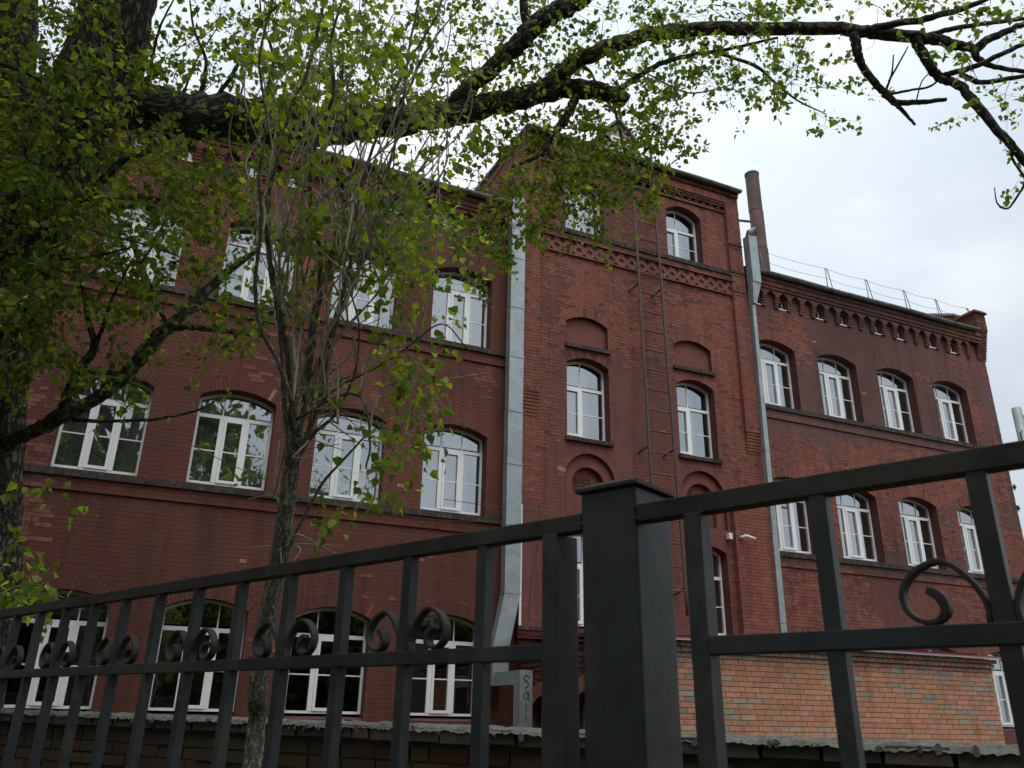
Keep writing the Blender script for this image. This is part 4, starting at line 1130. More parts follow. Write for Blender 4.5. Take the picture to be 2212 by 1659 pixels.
for k in range(110):      # cement slopped down the face of the capping bricks
    x = random.uniform(.5, Lw - .5); r = random.uniform(.004, .015); hgt = random.uniform(.7, 1.8); n_ = 12; zc_ = ztop(x) - random.uniform(0, .03)
    P = [(x + r * random.uniform(.85, 1.15) * math.cos(2 * math.pi * q / n_), zc_ + r * hgt * random.uniform(.85, 1.15) * math.sin(2 * math.pi * q / n_)) for q in range(n_)]
    mb.prism(P, -.0665 - random.uniform(0, .004), -.03)
mb.build("cement_splashes", simple("old_cement_splash", (.10, .10, .088), .95, var=.4, scale=20, bump=.8), LW, M=Mw, kind="stuff")

# ------------------------------------------------------------------ trees
LEAFC = [(.120, .190, .020), (.155, .235, .024), (.090, .150, .016), (.21, .29, .03), (.065, .115, .013), (.14, .19, .06)]
def leaves_mesh(name, P, D, S, mat, rng, cols):
    """P points, D tip directions, S sizes: each leaf two quads folded on the midrib"""
    n = len(P)
    D = D / (np.linalg.norm(D, axis=1)[:, None] + 1e-9)
    r = rng.normal(size=(n, 3)); r[:, 2] += .6
    A_ = np.cross(D, r); A_ /= np.linalg.norm(A_, axis=1)[:, None] + 1e-9
    Nn = np.cross(A_, D)
    fold = rng.uniform(.05, .3, n)[:, None]; curl = rng.uniform(-.1, .25, n)[:, None]
    S = S[:, None]; wv = rng.uniform(.34, .50, n)[:, None]
    pts = [P, P + S * (-wv * A_ + .22 * D + fold * wv * Nn), P + S * (-wv * .78 * A_ + .55 * D + fold * wv * Nn), P + S * (1.08 * D - curl * Nn), P + S * (wv * .78 * A_ + .55 * D + fold * wv * Nn), P + S * (wv * A_ + .22 * D + fold * wv * Nn)]
    V = np.stack(pts, 1).reshape(-1, 3)
    Q = (np.array([[0, 1, 2, 3], [0, 3, 4, 5]])[None] + 6 * np.arange(n)[:, None, None]).reshape(-1, 4)
    return mesh_np(name, V, Q, mat, np.repeat(cols, 2, axis=0)), A_, Nn, D
def leaf_unit():
    v = [(0, 0, 0), (-.5, .22, .1), (-.39, .55, .1), (0, 1.08, -.06), (.39, .55, .1), (.5, .22, .1)]
    me = bpy.data.meshes.new("leaf"); me.from_pydata(v, [], [(0, 1, 2, 3), (0, 3, 4, 5)]); me.materials.append(M_LEAFO); return me
LEAF_ME = leaf_unit()

def project(P):
    f = P @ F_; return 1106 + FL * (P @ R_) / f, 829.5 - FL * (P @ U_) / f, f

class Tree:
    def __init__(s, root, rng, barkm, twigm):
        s.root = root; s.rng = rng; s.nodes = []; s.dirs = []; s.bark = barkm; s.twigm = twigm
        s.tw = MB(); s.lp = []; s.ld = []; s.ls = []
    def limb(s, pts, px_r, name="branch", wob=.06, sides=12, mat=None, nodes=True):
        """pts: (x, y, depth) guide points along the limb; px_r: radii in metres at those points"""
        P = smoothpts([at(*p) if len(p) == 3 and not isinstance(p[0], np.floating) else p for p in pts], 7)
        rr = np.interp(np.linspace(0, 1, len(P)), np.linspace(0, 1, len(px_r)), px_r)
        P = P + s.rng.normal(size=P.shape) * (rr[:, None] * .10)
        mb = MB(); mb.tube(P, rr, sides, wob=wob)
        mb.build(name, mat or s.bark, s.root, smooth=True)
        if nodes: s.add_nodes(P)
        return P
    def add_nodes(s, P):
        L = np.concatenate([[0], np.cumsum(np.linalg.norm(np.diff(P, axis=0), axis=1))]); n = max(3, int(L[-1] / .12))
        q = np.linspace(0, L[-1], n); PP = np.stack([np.interp(q, L, P[:, k]) for k in range(3)], 1)
        s.nodes.append(PP)
    def grow(s, att, leaf, per, up=.25, r0=.006, bare=0.0, minlen=.0):
        N_ = np.concatenate(s.nodes); 
        d = np.array([np.min(np.sum((N_ - a) ** 2, axis=1)) for a in att]); att = att[np.argsort(d)]
        buf = np.zeros((len(N_) + len(att) * 40, 3)); buf[:len(N_)] = N_; m = len(N_)
        for a in att:
            dd = np.sum((buf[:m] - a) ** 2, axis=1); i = int(np.argmin(dd)); b = buf[i].copy(); L = math.sqrt(dd[i])
            if L < .04: continue
            n = max(3, min(30, int(L / .09)))
            mid = (a + b) / 2 + s.rng.normal(size=3) * L * .10 + np.array([0, 0, up * L * s.rng.uniform(-.3, 1)])
            t = np.linspace(0, 1, n)[:, None]; C = (1 - t) ** 2 * b + 2 * t * (1 - t) * mid + t * t * a
            rad = np.linspace(r0 * (.5 + min(1.6, L)), r0 * .25, n)
            s.tw.tube(C, rad, 4, cap=False)
            k = min(n, len(buf) - m); buf[m:m + k] = C[:k]; m += k
            # leafy end shoots
            dv = a - mid; dv /= np.linalg.norm(dv) + 1e-9
            ns = s.rng.integers(1, 4)
            for q in range(ns):
                e = a + (dv * s.rng.uniform(.05, .22) + s.rng.normal(size=3) * .09) * (per / 12)
                base = C[s.rng.integers(max(1, n // 2), n)]
                cc = np.stack([base, (base + e) / 2 + s.rng.normal(size=3) * .015, e]); s.tw.tube(cc, [r0 * .35, r0 * .25, r0 * .15], 3, cap=False)
                kk = int(per / ns * s.rng.uniform(.6, 1.4) + 1)
                tt = s.rng.uniform(.25, 1.05, kk)[:, None]
                pos = base + (e - base) * tt + s.rng.normal(size=(kk, 3)) * .03
                dr = (e - base) / (np.linalg.norm(e - base) + 1e-9) * .5 + s.rng.normal(size=(kk, 3)) * .6 + np.array([0, 0, -.45])
                s.lp.append(pos); s.ld.append(dr); s.ls.append(leaf * s.rng.uniform(.55, 1.25, kk))
        s.nodes.append(buf[len(N_):m].copy())
    def finish(s, singles=300, dark=1.0):
        s.tw.build("twigs", s.twigm, s.root, kind="stuff")
        P = np.concatenate(s.lp); D = np.concatenate(s.ld); S = np.concatenate(s.ls)
        ci = s.rng.integers(0, len(LEAFC), len(P)); cols = np.array(LEAFC)[ci] * s.rng.uniform(.62, 1.06, len(P))[:, None] * dark
        x, y, f = project(P); size = S / np.maximum(f, .5); ok = (x > 10) & (x < 2200) & (y > 10) & (y < 1650) & (f > 0)
        size = np.where(ok, size, 0); idx = np.argsort(-size)[:singles]
        keep = np.ones(len(P), bool); keep[idx] = False
        me, A_, Nn, Dn = leaves_mesh("foliage", P[keep], D[keep], S[keep], M_LEAF, s.rng, cols[keep])
        o = bpy.data.objects.new("foliage", me); COL.objects.link(o); attach(o, s.root); o["kind"] = "stuff"
        for k in idx:
            d_ = Vector(D[k]).normalized(); r = Vector(s.rng.normal(size=3)) + Vector((0, 0, .6)); a_ = d_.cross(r).normalized(); n_ = a_.cross(d_)
            q = bpy.data.objects.new("leaf", LEAF_ME); sz = S[k]
            q.matrix_world = Matrix.Translation(Vector(P[k])) @ Matrix(((a_[0], d_[0], n_[0], 0), (a_[1], d_[1], n_[1], 0), (a_[2], d_[2], n_[2], 0), (0, 0, 0, 1))) @ Matrix.Scale(sz, 4)
            q.color = tuple(cols[k]) + (1,); COL.objects.link(q); attach(q, s.root)
        return len(P)

def ellipse_pts(rng, cl):
    out_ = []
    for (cx, cy, rx, ry, n, d0, d1) in cl:
        a = rng.uniform(0, 2 * math.pi, n); r = np.sqrt(rng.random(n)); X = cx + rx * r * np.cos(a); Y = cy + ry * r * np.sin(a); Dp = rng.uniform(d0, d1, n)
        out_ += [at(x, y, d) for x, y, d in zip(X, Y, Dp)]
    return np.array(out_)

# ---- the big poplar: trunk beyond the low wall on the left, its limb crossing the whole view
rngP = np.random.default_rng(5)
base = at(-60, 1500, 7.3); base[2] = GROUND
PT = empty("poplar_tree", tuple(base)); tag(PT, "big old poplar with thick dark trunk at left and a limb arching over the building", "tree")
tp = Tree(PT, rngP, M_BARK, M_TWIG)
tr_pts = smoothpts([base, at(-45, 1300, 7.3), at(-30, 1000, 7.2), at(0, 750, 7.1), at(70, 500, 7.0), at(140, 320, 7.0), at(215, 140, 7.0), at(262, 0, 7.0), at(310, -160, 7.0), at(330, -420, 7.1)], 7)
rr = np.interp(np.linspace(0, 1, len(tr_pts)), [0, .12, .3, .5, .7, .85, 1], [.40, .30, .27, .30, .30, .24, .18])
mb = MB(); mb.tube(tr_pts, rr, 22, wob=.05); mb.build("trunk", M_BARK, PT, smooth=True); tp.add_nodes(tr_pts)
t2 = smoothpts([at(-20, 900, 7.1), at(-10, 600, 7.4), at(10, 330, 7.6), at(30, 100, 7.8), at(50, -200, 8)], 7)
mb = MB(); mb.tube(t2, np.linspace(.24, .17, len(t2)), 16, wob=.06); mb.build("limb", M_BARK, PT, smooth=True); tp.add_nodes(t2)
L1 = tp.limb([(150, 210, 7.0), (250, 222, 7.1), (400, 245, 7.3), (550, 256, 7.5), (700, 272, 7.7), (850, 258, 7.9), (970, 246, 8.0), (1070, 226, 8.1), (1150, 206, 8.2), (1240, 192, 8.3), (1310, 200, 8.3), (1352, 214, 8.3)], [.20, .19, .19, .20, .18, .15, .12, .115, .11, .10, .085, .06], "limb", sides=18)
tp.limb([(1150, 206, 8.2), (1190, 180, 8.2), (1232, 140, 8.2), (1310, 105, 8.2), (1400, 76, 8.2), (1500, 64, 8.2), (1650, 62, 8.2), (1800, 62, 8.2), (1900, 72, 8.1), (2010, 84, 8.0), (2060, 96, 8.0), (2112, 108, 8.0)], [.09, .088, .082, .078, .074, .070, .065, .062, .060, .055, .050, .038], "limb", sides=14)
tp.limb([(2108, 108, 8.0), (2130, 88, 8.0), (2180, 65, 8.0), (2240, 42, 7.9)], [.045, .04, .032, .025])
tp.limb([(2104, 108, 8.0), (2113, 128, 8.0), (2150, 145, 8.0), (2215, 154, 8.0)], [.04, .032, .024, .02])
tp.limb([(1850, 68, 8.1), (1900, 58, 8.0), (2000, 40, 7.9), (2080, 18, 7.8), (2140, -5, 7.8)], [.04, .036, .032, .028, .02])
tp.limb([(1980, 84, 8.0), (2040, 66, 8.0), (2120, 52, 8.0), (2230, 38, 8.0)], [.03, .025, .022, .018])
tp.limb([(1978, 85, 8.0), (1995, 118, 8.0), (2012, 148, 8.0), (2031, 168, 8.0), (2075, 187, 7.9), (2120, 240, 7.8), (2183, 312, 7.7), (2225, 362, 7.7)], [.052, .048, .046, .046, .044, .042, .038, .034], "branch", wob=.09)
tp.limb([(1847, 72, 8.1), (1850, 105, 8.1), (1860, 135, 8.1), (1887, 176, 8.1), (1918, 208, 8.1), (1938, 222, 8.1), (1985, 221, 8.0), (2045, 215, 8.0)], [.05, .045, .04, .036, .034, .032, .026, .018], wob=.1)
tp.limb([(1930, 220, 8.1), (1950, 240, 8.1), (1977, 270, 8.1)], [.022, .02, .012], wob=.1)
tp.limb([(1915, 205, 8.1), (1970, 194, 8.1), (2005, 188, 8.0), (2030, 172, 8)], [.014, .012, .011, .01])
tp.limb([(1913, 196, 8.1), (1926, 160, 8.1), (1930, 118, 8.1)], [.013, .009, .006]); tp.limb([(1920, 175, 8.1), (1950, 122, 8.1), (1962, 100, 8.1)], [.010, .008, .005]); tp.limb([(1978, 222, 8.1), (1992, 175, 8), (2018, 150, 8)], [.007, .006, .005])
tp.limb([(2031, 165, 8.0), (2070, 154, 7.9), (2102, 145, 7.9), (2155, 121, 7.8), (2230, 86, 7.7)], [.03, .028, .026, .024, .02])
tp.limb([(2075, 160, 7.9), (2100, 172, 7.9), (2125, 178, 7.9), (2225, 162, 7.8)], [.026, .026, .024, .02])
tp.limb([(2183, 325, 7.7), (2190, 350, 7.7), (2214, 388, 7.7), (2200, 420, 7.7), (2177, 450, 7.7), (2155, 440, 7.7), (2148, 405, 7.7)], [.014, .012, .012, .011, .009, .007, .004])
tp.limb([(960, 235, 8.0), (1000, 200, 8.0), (1053, 159, 8.0), (1095, 116, 8.0), (1145, 67, 8.0), (1183, 34, 8.0), (1254, 0, 8.0), (1300, -40, 8)], [.06, .07, .085, .09, .095, .095, .09, .08], "limb", sides=14)
tp.limb([(1143, 70, 8.0), (1133, 30, 8.0), (1130, -30, 8.0)], [.05, .045, .04])
tp.limb([(1245, 200, 8.3), (1232, 238, 8.2), (1212, 268, 8.1), (1182, 311, 8.0), (1158, 338, 7.9), (1106, 361, 7.8)], [.05, .045, .038, .03, .022, .01], wob=.09)
tp.limb([(1180, 311, 8.0), (1194, 353, 7.9), (1208, 399, 7.8), (1230, 441, 7.8)], [.022, .018, .013, .007]); tp.limb([(1254, 262, 8.2), (1296, 282, 8.1), (1334, 322, 8.0)], [.022, .018, .01])
tp.limb([(1325, 222, 8.3), (1338, 280, 8.2), (1353, 335, 8.1), (1397, 372, 8)], [.016, .014, .011, .006])
tp.limb([(1325, 200, 8.3), (1378, 166, 8.3), (1431, 136, 8.3), (1492, 119, 8.3), (1573, 106, 8.3), (1680, 81, 8.3)], [.032, .03, .026, .022, .018, .012])
tp.limb([(1541, 112, 8.3), (1629, 141, 8.2), (1668, 173, 8.2), (1720, 215, 8.1), (1785, 247, 8.1)], [.016, .018, .014, .010, .005]); tp.limb([(1400, 160, 8.3), (1450, 186, 8.3), (1502, 201, 8.3), (1608, 176, 8.2)], [.008, .009, .008, .004])
tp.limb([(1225, 128, 8.2), (1270, 150, 8.1), (1290, 180, 8), (1330, 215, 8)], [.018, .014, .01, .008])
# lower limbs on the left
tp.limb([(-5, 985, 7.1), (30, 950, 7.0), (85, 926, 6.9), (134, 898, 6.8), (180, 876, 6.8), (229, 846, 6.8), (280, 800, 6.8), (318, 757, 6.8), (345, 725, 6.8), (371, 700, 6.8), (420, 655, 6.9), (476, 600, 7.0), (558, 537, 7.1)], [.07, .062, .058, .07, .052, .056, .058, .060, .058, .052, .046, .038, .02], "limb", wob=.10, sides=14, mat=M_BARKM)
tp.limb([(134, 897, 6.8), (150, 840, 6.8), (178, 790, 6.8), (205, 748, 6.8), (190, 690, 6.8), (182, 640, 6.8), (165, 545, 6.8)], [.045, .042, .04, .035, .022, .018, .01])
tp.limb([(205, 748, 6.8), (225, 700, 6.7), (240, 650, 6.7), (280, 570, 6.6)], [.02, .016, .012, .007])
tp.limb([(134, 905, 6.8), (200, 909, 6.8), (260, 909, 6.8), (340, 905, 6.7), (430, 885, 6.7), (470, 862, 6.7)], [.02, .017, .014, .012, .009, .005])
tp.limb([(358, 714, 6.8), (400, 706, 6.8), (460, 712, 6.8), (530, 720, 6.9), (580, 728, 7.0)], [.026, .026, .024, .02, .016], wob=.12)
tp.limb([(362, 700, 6.8), (340, 660, 6.8), (322, 610, 6.8), (298, 560, 6.8), (282, 520, 6.8), (262, 498, 6.8)], [.018, .018, .016, .014, .012, .008])
tp.limb([(322, 608, 6.8), (300, 580, 6.7), (330, 530, 6.7), (350, 490, 6.7), (380, 455, 6.7)], [.012, .012, .010, .008, .005])
tp.limb([(-30, 570, 6.6), (20, 545, 6.5), (106, 488, 6.4), (176, 441, 6.4), (229, 381, 6.3), (275, 339, 6.3), (318, 325, 6.3), (367, 247, 6.3), (410, 205, 6.3)], [.05, .045, .04, .036, .032, .028, .022, .016, .01])
tp.limb([(275, 339, 6.3), (215, 280, 6.3), (150, 215, 6.2), (60, 160, 6.2), (-20, 130, 6.2)], [.016, .015, .013, .012, .012]); tp.limb([(268, 345, 6.3), (285, 320, 6.3), (262, 240, 6.3), (230, 130, 6.2), (160, -10, 6.1)], [.013, .012, .011, .010, .008])
tp.limb([(105, 290, 6.5), (160, 275, 6.5), (230, 230, 6.5), (290, 185, 6.5), (330, 160, 6.6)], [.03, .028, .025, .018, .01])
tp.limb([(105, 292, 6.5), (85, 340, 6.5), (75, 400, 6.5), (40, 520, 6.5)], [.03, .03, .032, .035]); tp.limb([(100, 288, 6.5), (60, 200, 6.5), (30, 110, 6.5), (-20, 60, 6.4)], [.02, .016, .014, .012])
tp.limb([(160, 486, 6.4), (240, 510, 6.4), (320, 530, 6.5), (400, 560, 6.5)], [.008, .008, .007, .004]); tp.limb([(130, 560, 6.6), (200, 555, 6.6), (260, 540, 6.6), (300, 530, 6.6)], [.012, .01, .008, .006])
for (x0, y0, x1, y1, x2, y2, r) in ((300, 225, 330, 120, 380, -10, .02), (420, 235, 445, 130, 410, 0, .022), (560, 245, 590, 120, 560, -20, .02), (700, 262, 740, 150, 720, -10, .02), (440, 240, 520, 130, 600, 10, .022), (310, 100, 300, 170, 320, 215, .035), (610, 250, 680, 160, 790, 20, .018), (850, 245, 905, 140, 1000, 10, .016), (350, 235, 400, 190, 470, 60, .014), (760, 262, 800, 160, 850, 30, .014), (500, 250, 530, 150, 540, 30, .01)):
    tp.limb([(x0, y0, 7.4), ((x0 + x1) / 2 + 6, (y0 + y1) / 2, 7.3), (x1, y1, 7.3), ((x1 + x2) / 2 - 8, (y1 + y2) / 2, 7.2), (x2, y2, 7.2)], [r, r * .85, r * .7, r * .5, r * .3])
clP = [  # crown density, as the branches carry it: centre, half sizes, shoots, depth range
    (120, 120, 190, 170, 300, 5.6, 8.4), (60, 330, 170, 150, 260, 5.6, 8.2), (200, 330, 170, 110, 170, 5.8, 8.0), (80, 540, 140, 140, 170, 5.8, 7.8), (30, 740, 80, 170, 110, 5.8, 7.0),
    (30, 640, 60, 60, 50, 5.2, 6.2), (300, 420, 150, 90, 110, 5.8, 7.6), (430, 360, 120, 80, 70, 6, 8), (240, 620, 130, 90, 46, 6.2, 7.2), (330, 560, 120, 90, 50, 6.2, 7.2), (400, 700, 120, 60, 36, 6.4, 7.2), (190, 740, 90, 60, 26, 6.4, 7),
    (300, 800, 100, 60, 12, 6.4, 7), (500, 620, 100, 60, 36, 6.6, 7.4), (480, 480, 110, 70, 50, 6.4, 7.6),
    (420, 130, 130, 90, 90, 6.2, 8.6), (560, 80, 160, 80, 100, 6.2, 8.8), (620, 180, 150, 50, 70, 6.5, 8.5), (850, 90, 160, 90, 120, 6.6, 9), (980, 180, 120, 50, 60, 7, 9), (780, 200, 140, 50, 50, 6.8, 8.8),
    (1060, 50, 120, 60, 70, 7.2, 9), (1150, 130, 100, 50, 50, 7.4, 9), (1270, 60, 130, 55, 80, 7.4, 9), (1420, 30, 130, 40, 70, 7.4, 9), (1290, 150, 90, 35, 40, 7.4, 8.8),
    (1080, 280, 90, 50, 40, 7.3, 8.6), (1200, 300, 120, 60, 90, 7.2, 8.6), (1240, 370, 150, 55, 100, 7.2, 8.6), (1180, 440, 80, 40, 36, 7.2, 8.4), (1250, 440, 70, 40, 30, 7.2, 8.4), (1370, 320, 90, 60, 60, 7.4, 8.6), (1430, 270, 50, 40, 24, 7.6, 8.6), (1400, 400, 35, 45, 18, 7.6, 8.4), (1455, 320, 30, 40, 12, 7.6, 8.6), (1340, 240, 90, 30, 34, 7.4, 8.6),
    (1560, 40, 110, 40, 60, 7.4, 9), (1680, 25, 90, 28, 46, 7.4, 9), (1500, 130, 90, 35, 44, 7.4, 8.8), (1600, 160, 90, 40, 46, 7.4, 8.8), (1720, 150, 70, 40, 40, 7.4, 8.8), (1760, 200, 30, 40, 16, 7.6, 8.6), (1770, 262, 16, 16, 5, 7.8, 8.4), (1680, 190, 50, 30, 14, 7.6, 8.6), (1420, 180, 60, 30, 20, 7.6, 8.8), (1480, 90, 70, 20, 14, 7.6, 8.8),
    (1900, 20, 80, 22, 26, 7.4, 8.6), (2010, 20, 70, 24, 26, 7.4, 8.6), (2120, 40, 60, 25, 14, 7.4, 8.4), (1920, 95, 60, 18, 12, 7.4, 8.4), (2140, 140, 60, 40, 20, 7.2, 8.2), (2150, 185, 40, 22, 12, 7.2, 8.2), (2165, 222, 25, 12, 4, 7.4, 8),
    (1060, 430, 60, 45, 30, 7.4, 8.4), (1090, 490, 60, 45, 30, 7.4, 8.4), (1060, 555, 50, 35, 16, 7.4, 8.4), (960, 460, 70, 40, 16, 7.2, 8.4), (1110, 470, 50, 50, 16, 7.4, 8.2), (2215, 340, 14, 40, 6, 7.4, 7.8)]
clP = [(a, b, c, d, max(2, int(n * (.33 if a < 330 and b < 700 else (.34 if a < 560 and 250 < b < 760 else (.34 if 940 < a < 1480 and b > 225 else (.27 if a < 1200 else .22)))))), e, f) for a, b, c, d, n, e, f in clP]
pts_ = ellipse_pts(rngP, clP)
tp.grow(pts_, .056, 26, up=.2, r0=.0055)
# the part of the crown above the frame: it shades the lower left as it does in the photograph
cr = []
for k in range(620):
    a_ = rngP.uniform(0, 2 * math.pi); r = math.sqrt(rngP.random())
    cr.append((-3.6 + 6.5 * r * math.cos(a_), 4.2 + 7.0 * r * math.sin(a_), rngP.uniform(8.0, 14.5)))
crP = np.array(cr)
tp.limb([tuple(at(330, -420, 7.1)), tuple(np.array([-1.5, 5, 9])), tuple(np.array([-3, 3, 13]))], [.18, .14, .06]) if False else None
x_, y_, f_ = project(crP); crP = crP[(y_ < -80) | (f_ < 0)]
for k in range(14):
    e = crP[rngP.integers(len(crP))]; s0 = tr_pts[-rngP.integers(2, 16)]
    P = smoothpts([s0, (s0 + e) / 2 + np.array([0, 0, .6]), e], 8); mb = MB(); mb.tube(P, np.linspace(.07, .02, len(P)), 8, wob=.06); mb.build("branch", M_BARK, PT, smooth=True); tp.add_nodes(P)
tp.grow(crP, .17, 26, up=.2, r0=.008)
NPOP = tp.finish(300)

# ---- the young tree between the fence and the wall
rngS = np.random.default_rng(9)
b0 = at(540, 1659, 3.55); b0[2] = GROUND
ST = empty("young_tree", tuple(b0)); tag(ST, "young slender tree with pale stems and bright leaves growing just behind the fence", "tree")
ts = Tree(ST, rngS, M_BARKL, M_TWIGP)
trk = smoothpts([b0, at(546, 1640, 3.55), at(556, 1500, 3.55), at(568, 1400, 3.55), at(582, 1310, 3.55), at(602, 1205, 3.55), at(618, 1100, 3.55), at(628, 1020, 3.55), at(636, 943, 3.55)], 6)
mb = MB(); mb.tube(trk, np.linspace(.042, .034, len(trk)), 14, wob=.07); mb.build("trunk", M_BARKL, ST, smooth=True); ts.add_nodes(trk)
def stem(pts, r0, r1, d0, d1, mat=None, name="stem"):
    n = len(pts); return ts.limb([(p[0], p[1], d0 + (d1 - d0) * k / (n - 1)) for k, p in enumerate(pts)], list(np.linspace(r0, r1, n)), name, wob=.05, sides=8, mat=mat)
stem([(636, 960), (655, 870), (663, 808), (672, 740), (681, 678), (700, 610), (723, 537), (742, 470), (760, 400)], .024, .010, 3.55, 3.8)
stem([(632, 930), (632, 855), (621, 766), (608, 700), (600, 660), (588, 600), (582, 555), (578, 490), (582, 406), (607, 318), (632, 219), (663, 159), (702, 0)], .017, .006, 3.5, 3.4)
stem([(626, 980), (618, 900), (611, 830), (606, 740), (595, 640)], .012, .005, 3.5, 3.4)
stem([(640, 980), (680, 900), (705, 800), (725, 700), (760, 620), (800, 520), (830, 400), (866, 250), (884, 106), (905, 0)], .013, .005, 3.6, 3.9)
stem([(610, 1240), (626, 1180), (660, 1110), (700, 1040), (745, 990), (800, 930)], .010, .004, 3.5, 3.6)
stem([(640, 1000), (675, 940), (720, 900), (745, 860), (770, 790), (775, 700), (760, 640)], .009, .004, 3.5, 3.7)
stem([(660, 830), (700, 760), (735, 650), (758, 560), (775, 430), (805, 320), (850, 200), (885, 130), (940, 40), (960, -20)], .010, .004, 3.6, 3.7)
stem([(632, 870), (600, 780), (560, 700), (552, 600), (565, 480), (560, 380), (575, 250), (560, 130), (590, 0)], .010, .004, 3.3, 3.2)
stem([(690, 650), (690, 540), (670, 430), (680, 320), (720, 200), (715, 90), (740, 0)], .012, .005, 3.7, 3.5)
stem([(640, 905), (700, 870), (760, 850), (790, 880), (800, 960), (790, 1010)], .008, .004, 3.5, 3.4)
stem([(650, 900), (690, 870), (740, 830), (820, 790), (880, 750), (955, 700), (1010, 755)], .006, .003, 3.5, 3.5)
def from_stem(ylo, yhi):
    A_ = np.concatenate(ts.nodes); X, Y, Fd = project(A_); ok = np.where((Y > ylo) & (Y < yhi))[0]; q = ok[rngS.integers(len(ok))]; return float(X[q]), float(Y[q]), float(Fd[q])
for k in range(84):
    x0, y0, d0_ = from_stem(480, 1000); x3 = x0 + rngS.uniform(-90, 210); y3 = y0 - rngS.uniform(160, 620)
    stem([(x0, y0), (x0 + rngS.uniform(-25, 35), y0 * .7 + y3 * .3), (x3 + rngS.uniform(-40, 30), y0 * .3 + y3 * .7), (x3, y3)], .0050, .0018, d0_, rngS.uniform(3.2, 4.1), M_TWIGP, "shoot")
for k in range(40):
    x0, y0, d0_ = from_stem(850, 1240); x3 = x0 + rngS.uniform(-90, 160); y3 = y0 + rngS.uniform(-260, 60)
    stem([(x0, y0), (x0 + rngS.uniform(-25, 45), (y0 + y3) / 2 - 30), (x3, y3)], .0048, .002, d0_, rngS.uniform(3.3, 3.8), M_TWIGP, "shoot")
clS = [(640, 330, 110, 110, 14, 3.2, 4.0), (770, 330, 120, 120, 34, 3.2, 4.2), (700, 120, 170, 110, 62, 3.2, 4.4), (850, 150, 120, 110, 34, 3.4, 4.4), (800, 480, 120, 100, 44, 3.3, 4.2), (700, 480, 90, 70, 22, 3.3, 4.0), (880, 430, 80, 60, 18, 3.4, 4.2),
       (930, 480, 60, 50, 14, 3.6, 4.2), (900, 610, 80, 40, 14, 3.4, 4), (650, 620, 60, 60, 6, 3.4, 3.8), (840, 720, 70, 50, 10, 3.4, 3.9), (880, 780, 70, 50, 14, 3.3, 3.8), (960, 720, 50, 30, 4, 3.4, 3.6), (870, 870, 80, 50, 18, 3.3, 3.8), (930, 880, 40, 30, 6, 3.4, 3.6),
       (850, 960, 60, 40, 12, 3.3, 3.7), (800, 1060, 60, 40, 9, 3.3, 3.7), (690, 1000, 60, 50, 4, 3.4, 3.6), (710, 1130, 50, 30, 5, 3.4, 3.6), (560, 1000, 30, 60, 2, 3.4, 3.6), (590, 260, 60, 90, 8, 3.2, 3.8), (790, 600, 90, 60, 14, 3.4, 4), (980, 300, 60, 60, 6, 3.6, 4.2), (900, 300, 70, 70, 12, 3.4, 4.2), (620, 480, 50, 60, 5, 3.3, 3.8)]
clS = [(a, b, c, d, max(1, int(n * .95)), e, f) for a, b, c, d, n, e, f in clS]
clS += [(680, 560, 70, 120, 14, 3.4, 3.8), (640, 200, 90, 120, 16, 3.3, 3.8), (760, 560, 60, 100, 12, 3.4, 3.9), (680, 800, 70, 80, 8, 3.4, 3.7), (620, 420, 60, 120, 12, 3.3, 3.7)]
ts.grow(ellipse_pts(rngS, clS), .040, 8, up=.3, r0=.0026)
NSAP = ts.finish(300, dark=1.15)

# ---- a low spray of leaves hanging in at the lower left, from a shrub by the fence
rngB = np.random.default_rng(21)
bb_ = at(-90, 1300, 3.9); bb_[2] = GROUND
SH = empty("shrub", tuple(bb_)); tag(SH, "leafy shrub reaching in from the left edge just above the fence rail", "shrub")
tb_ = Tree(SH, rngB, M_BARKL, M_TWIG)
P = smoothpts([bb_, at(-80, 1450, 4.0), at(-50, 1330, 4.1), at(20, 1275, 4.2), at(100, 1262, 4.2)], 6); mb = MB(); mb.tube(P, np.linspace(.02, .004, len(P)), 6); mb.build("stem", M_BARKL, SH, smooth=True); tb_.add_nodes(P)
tb_.limb([(-60, 1380, 4.1), (-20, 1230, 4.3), (60, 1130, 4.5), (90, 1060, 4.6)], [.008, .006, .004, .002], "stem")
tb_.grow(ellipse_pts(rngB, [(45, 1280, 75, 22, 16, 4.0, 4.4), (10, 1300, 50, 20, 8, 4.0, 4.4), (85, 1070, 40, 30, 3, 4.4, 4.7), (140, 1090, 15, 10, 1, 4.4, 4.7), (20, 1190, 30, 20, 2, 4.3, 4.6)]), .05, 7, r0=.003)
tb_.finish(60, dark=1.25)

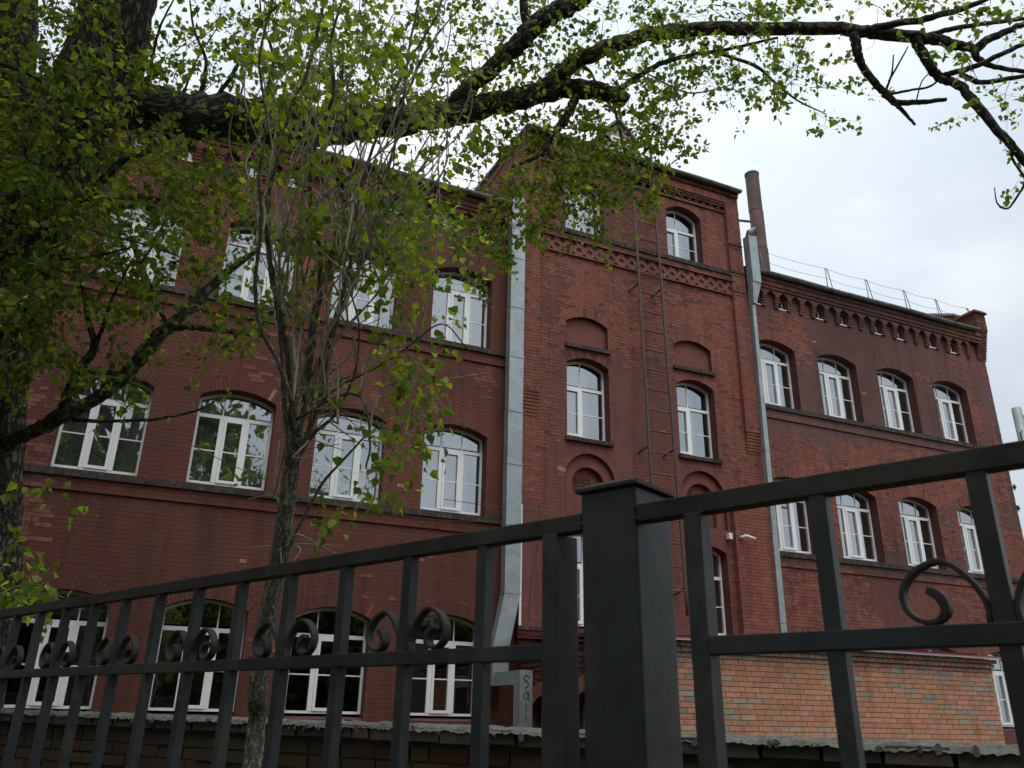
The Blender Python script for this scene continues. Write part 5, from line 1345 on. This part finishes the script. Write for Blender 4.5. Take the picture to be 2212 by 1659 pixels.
# ---- trees across the street, behind the photographer: seen in the window glass; two nearer trees added to shade the left wing
def tree_off_frame(x, y, h, seed, label):
    r = np.random.default_rng(seed); t = empty("offscreen_tree", (x, y, GROUND)); tag(t, label, "tree", "trees across the street")
    tt = Tree(t, r, M_BARK, M_TWIG)
    P = smoothpts([np.array([x, y, GROUND]), np.array([x + .2, y, h * .3]), np.array([x - .1, y + .2, h * .75])], 8); mb = MB(); mb.tube(P, np.linspace(.3, .1, len(P)), 10, wob=.05); mb.build("trunk", M_BARK, t, smooth=True)
    n = 1500; a = r.uniform(0, 2 * math.pi, n); u = r.uniform(.12, 1, n); rad = h * .30 * np.sqrt(np.sin(np.pi * np.clip(u, .03, .97))) * np.sqrt(r.random(n))
    P = np.stack([x + rad * np.cos(a), y + rad * np.sin(a), GROUND + h * u], 1)
    P = np.repeat(P, 4, axis=0) + r.normal(size=(n * 4, 3)) * .3
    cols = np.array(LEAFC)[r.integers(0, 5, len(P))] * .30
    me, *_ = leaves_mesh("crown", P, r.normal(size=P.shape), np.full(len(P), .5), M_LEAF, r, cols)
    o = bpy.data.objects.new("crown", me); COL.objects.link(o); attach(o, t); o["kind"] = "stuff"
    for k in range(6):
        e = P[r.integers(len(P))]; Q = smoothpts([np.array([x, y, h * .35]), (e + np.array([x, y, h * .5])) / 2, e], 6); mb = MB(); mb.tube(Q, np.linspace(.09, .02, len(Q)), 6); mb.build("branch", M_BARK, t, smooth=True)
for k, (x, y, h, lb) in enumerate(((-18, -24, 19, "tall street tree behind the camera, farthest left of its row"), (-8, -27, 22, "tall street tree behind the camera, second from the left"), (2, -25, 20, "street tree straight behind the camera"), (12, -28, 14, "tall street tree behind the camera, second from the right"), (-7.0, 6.5, 12, "unseen leafy tree added left of the big poplar to shade the left wing"), (-4.5, -4.5, 12, "leafy tree added close behind the camera on its left to shade the left wing"), (25, -30, 13, "street tree behind the camera, farthest right of its row"))):
    tree_off_frame(x, y, h, 40 + k, lb)
SB2 = empty("street_building", (5, -30, GROUND)); tag(SB2, "long plain two storey building across the street behind the camera", "building")
mb = MB(); mb.box(-45, 55, -42, -34, GROUND, 6.2); mb.build("wall", simple("dull_render", (.12, .105, .085), .9, var=.2, scale=.5), SB2)
mb = MB(); mb.prism([(-45.3, 6.2), (55.3, 6.2), (52, 8.2), (-42, 8.2)], -42.3, -33.7); mb.build("roof", M_ROOF, SB2)
for k in range(24):
    for zf_ in (-.4, 2.9):
        mb = MB(); x_ = -42 + k * 4; mb.box(x_, x_ + 1.5, -34.01, -33.96, zf_, zf_ + 1.7); o_ = mb.build("window", M_ROOMD, SB2)
print("leaves", NPOP, NSAP)
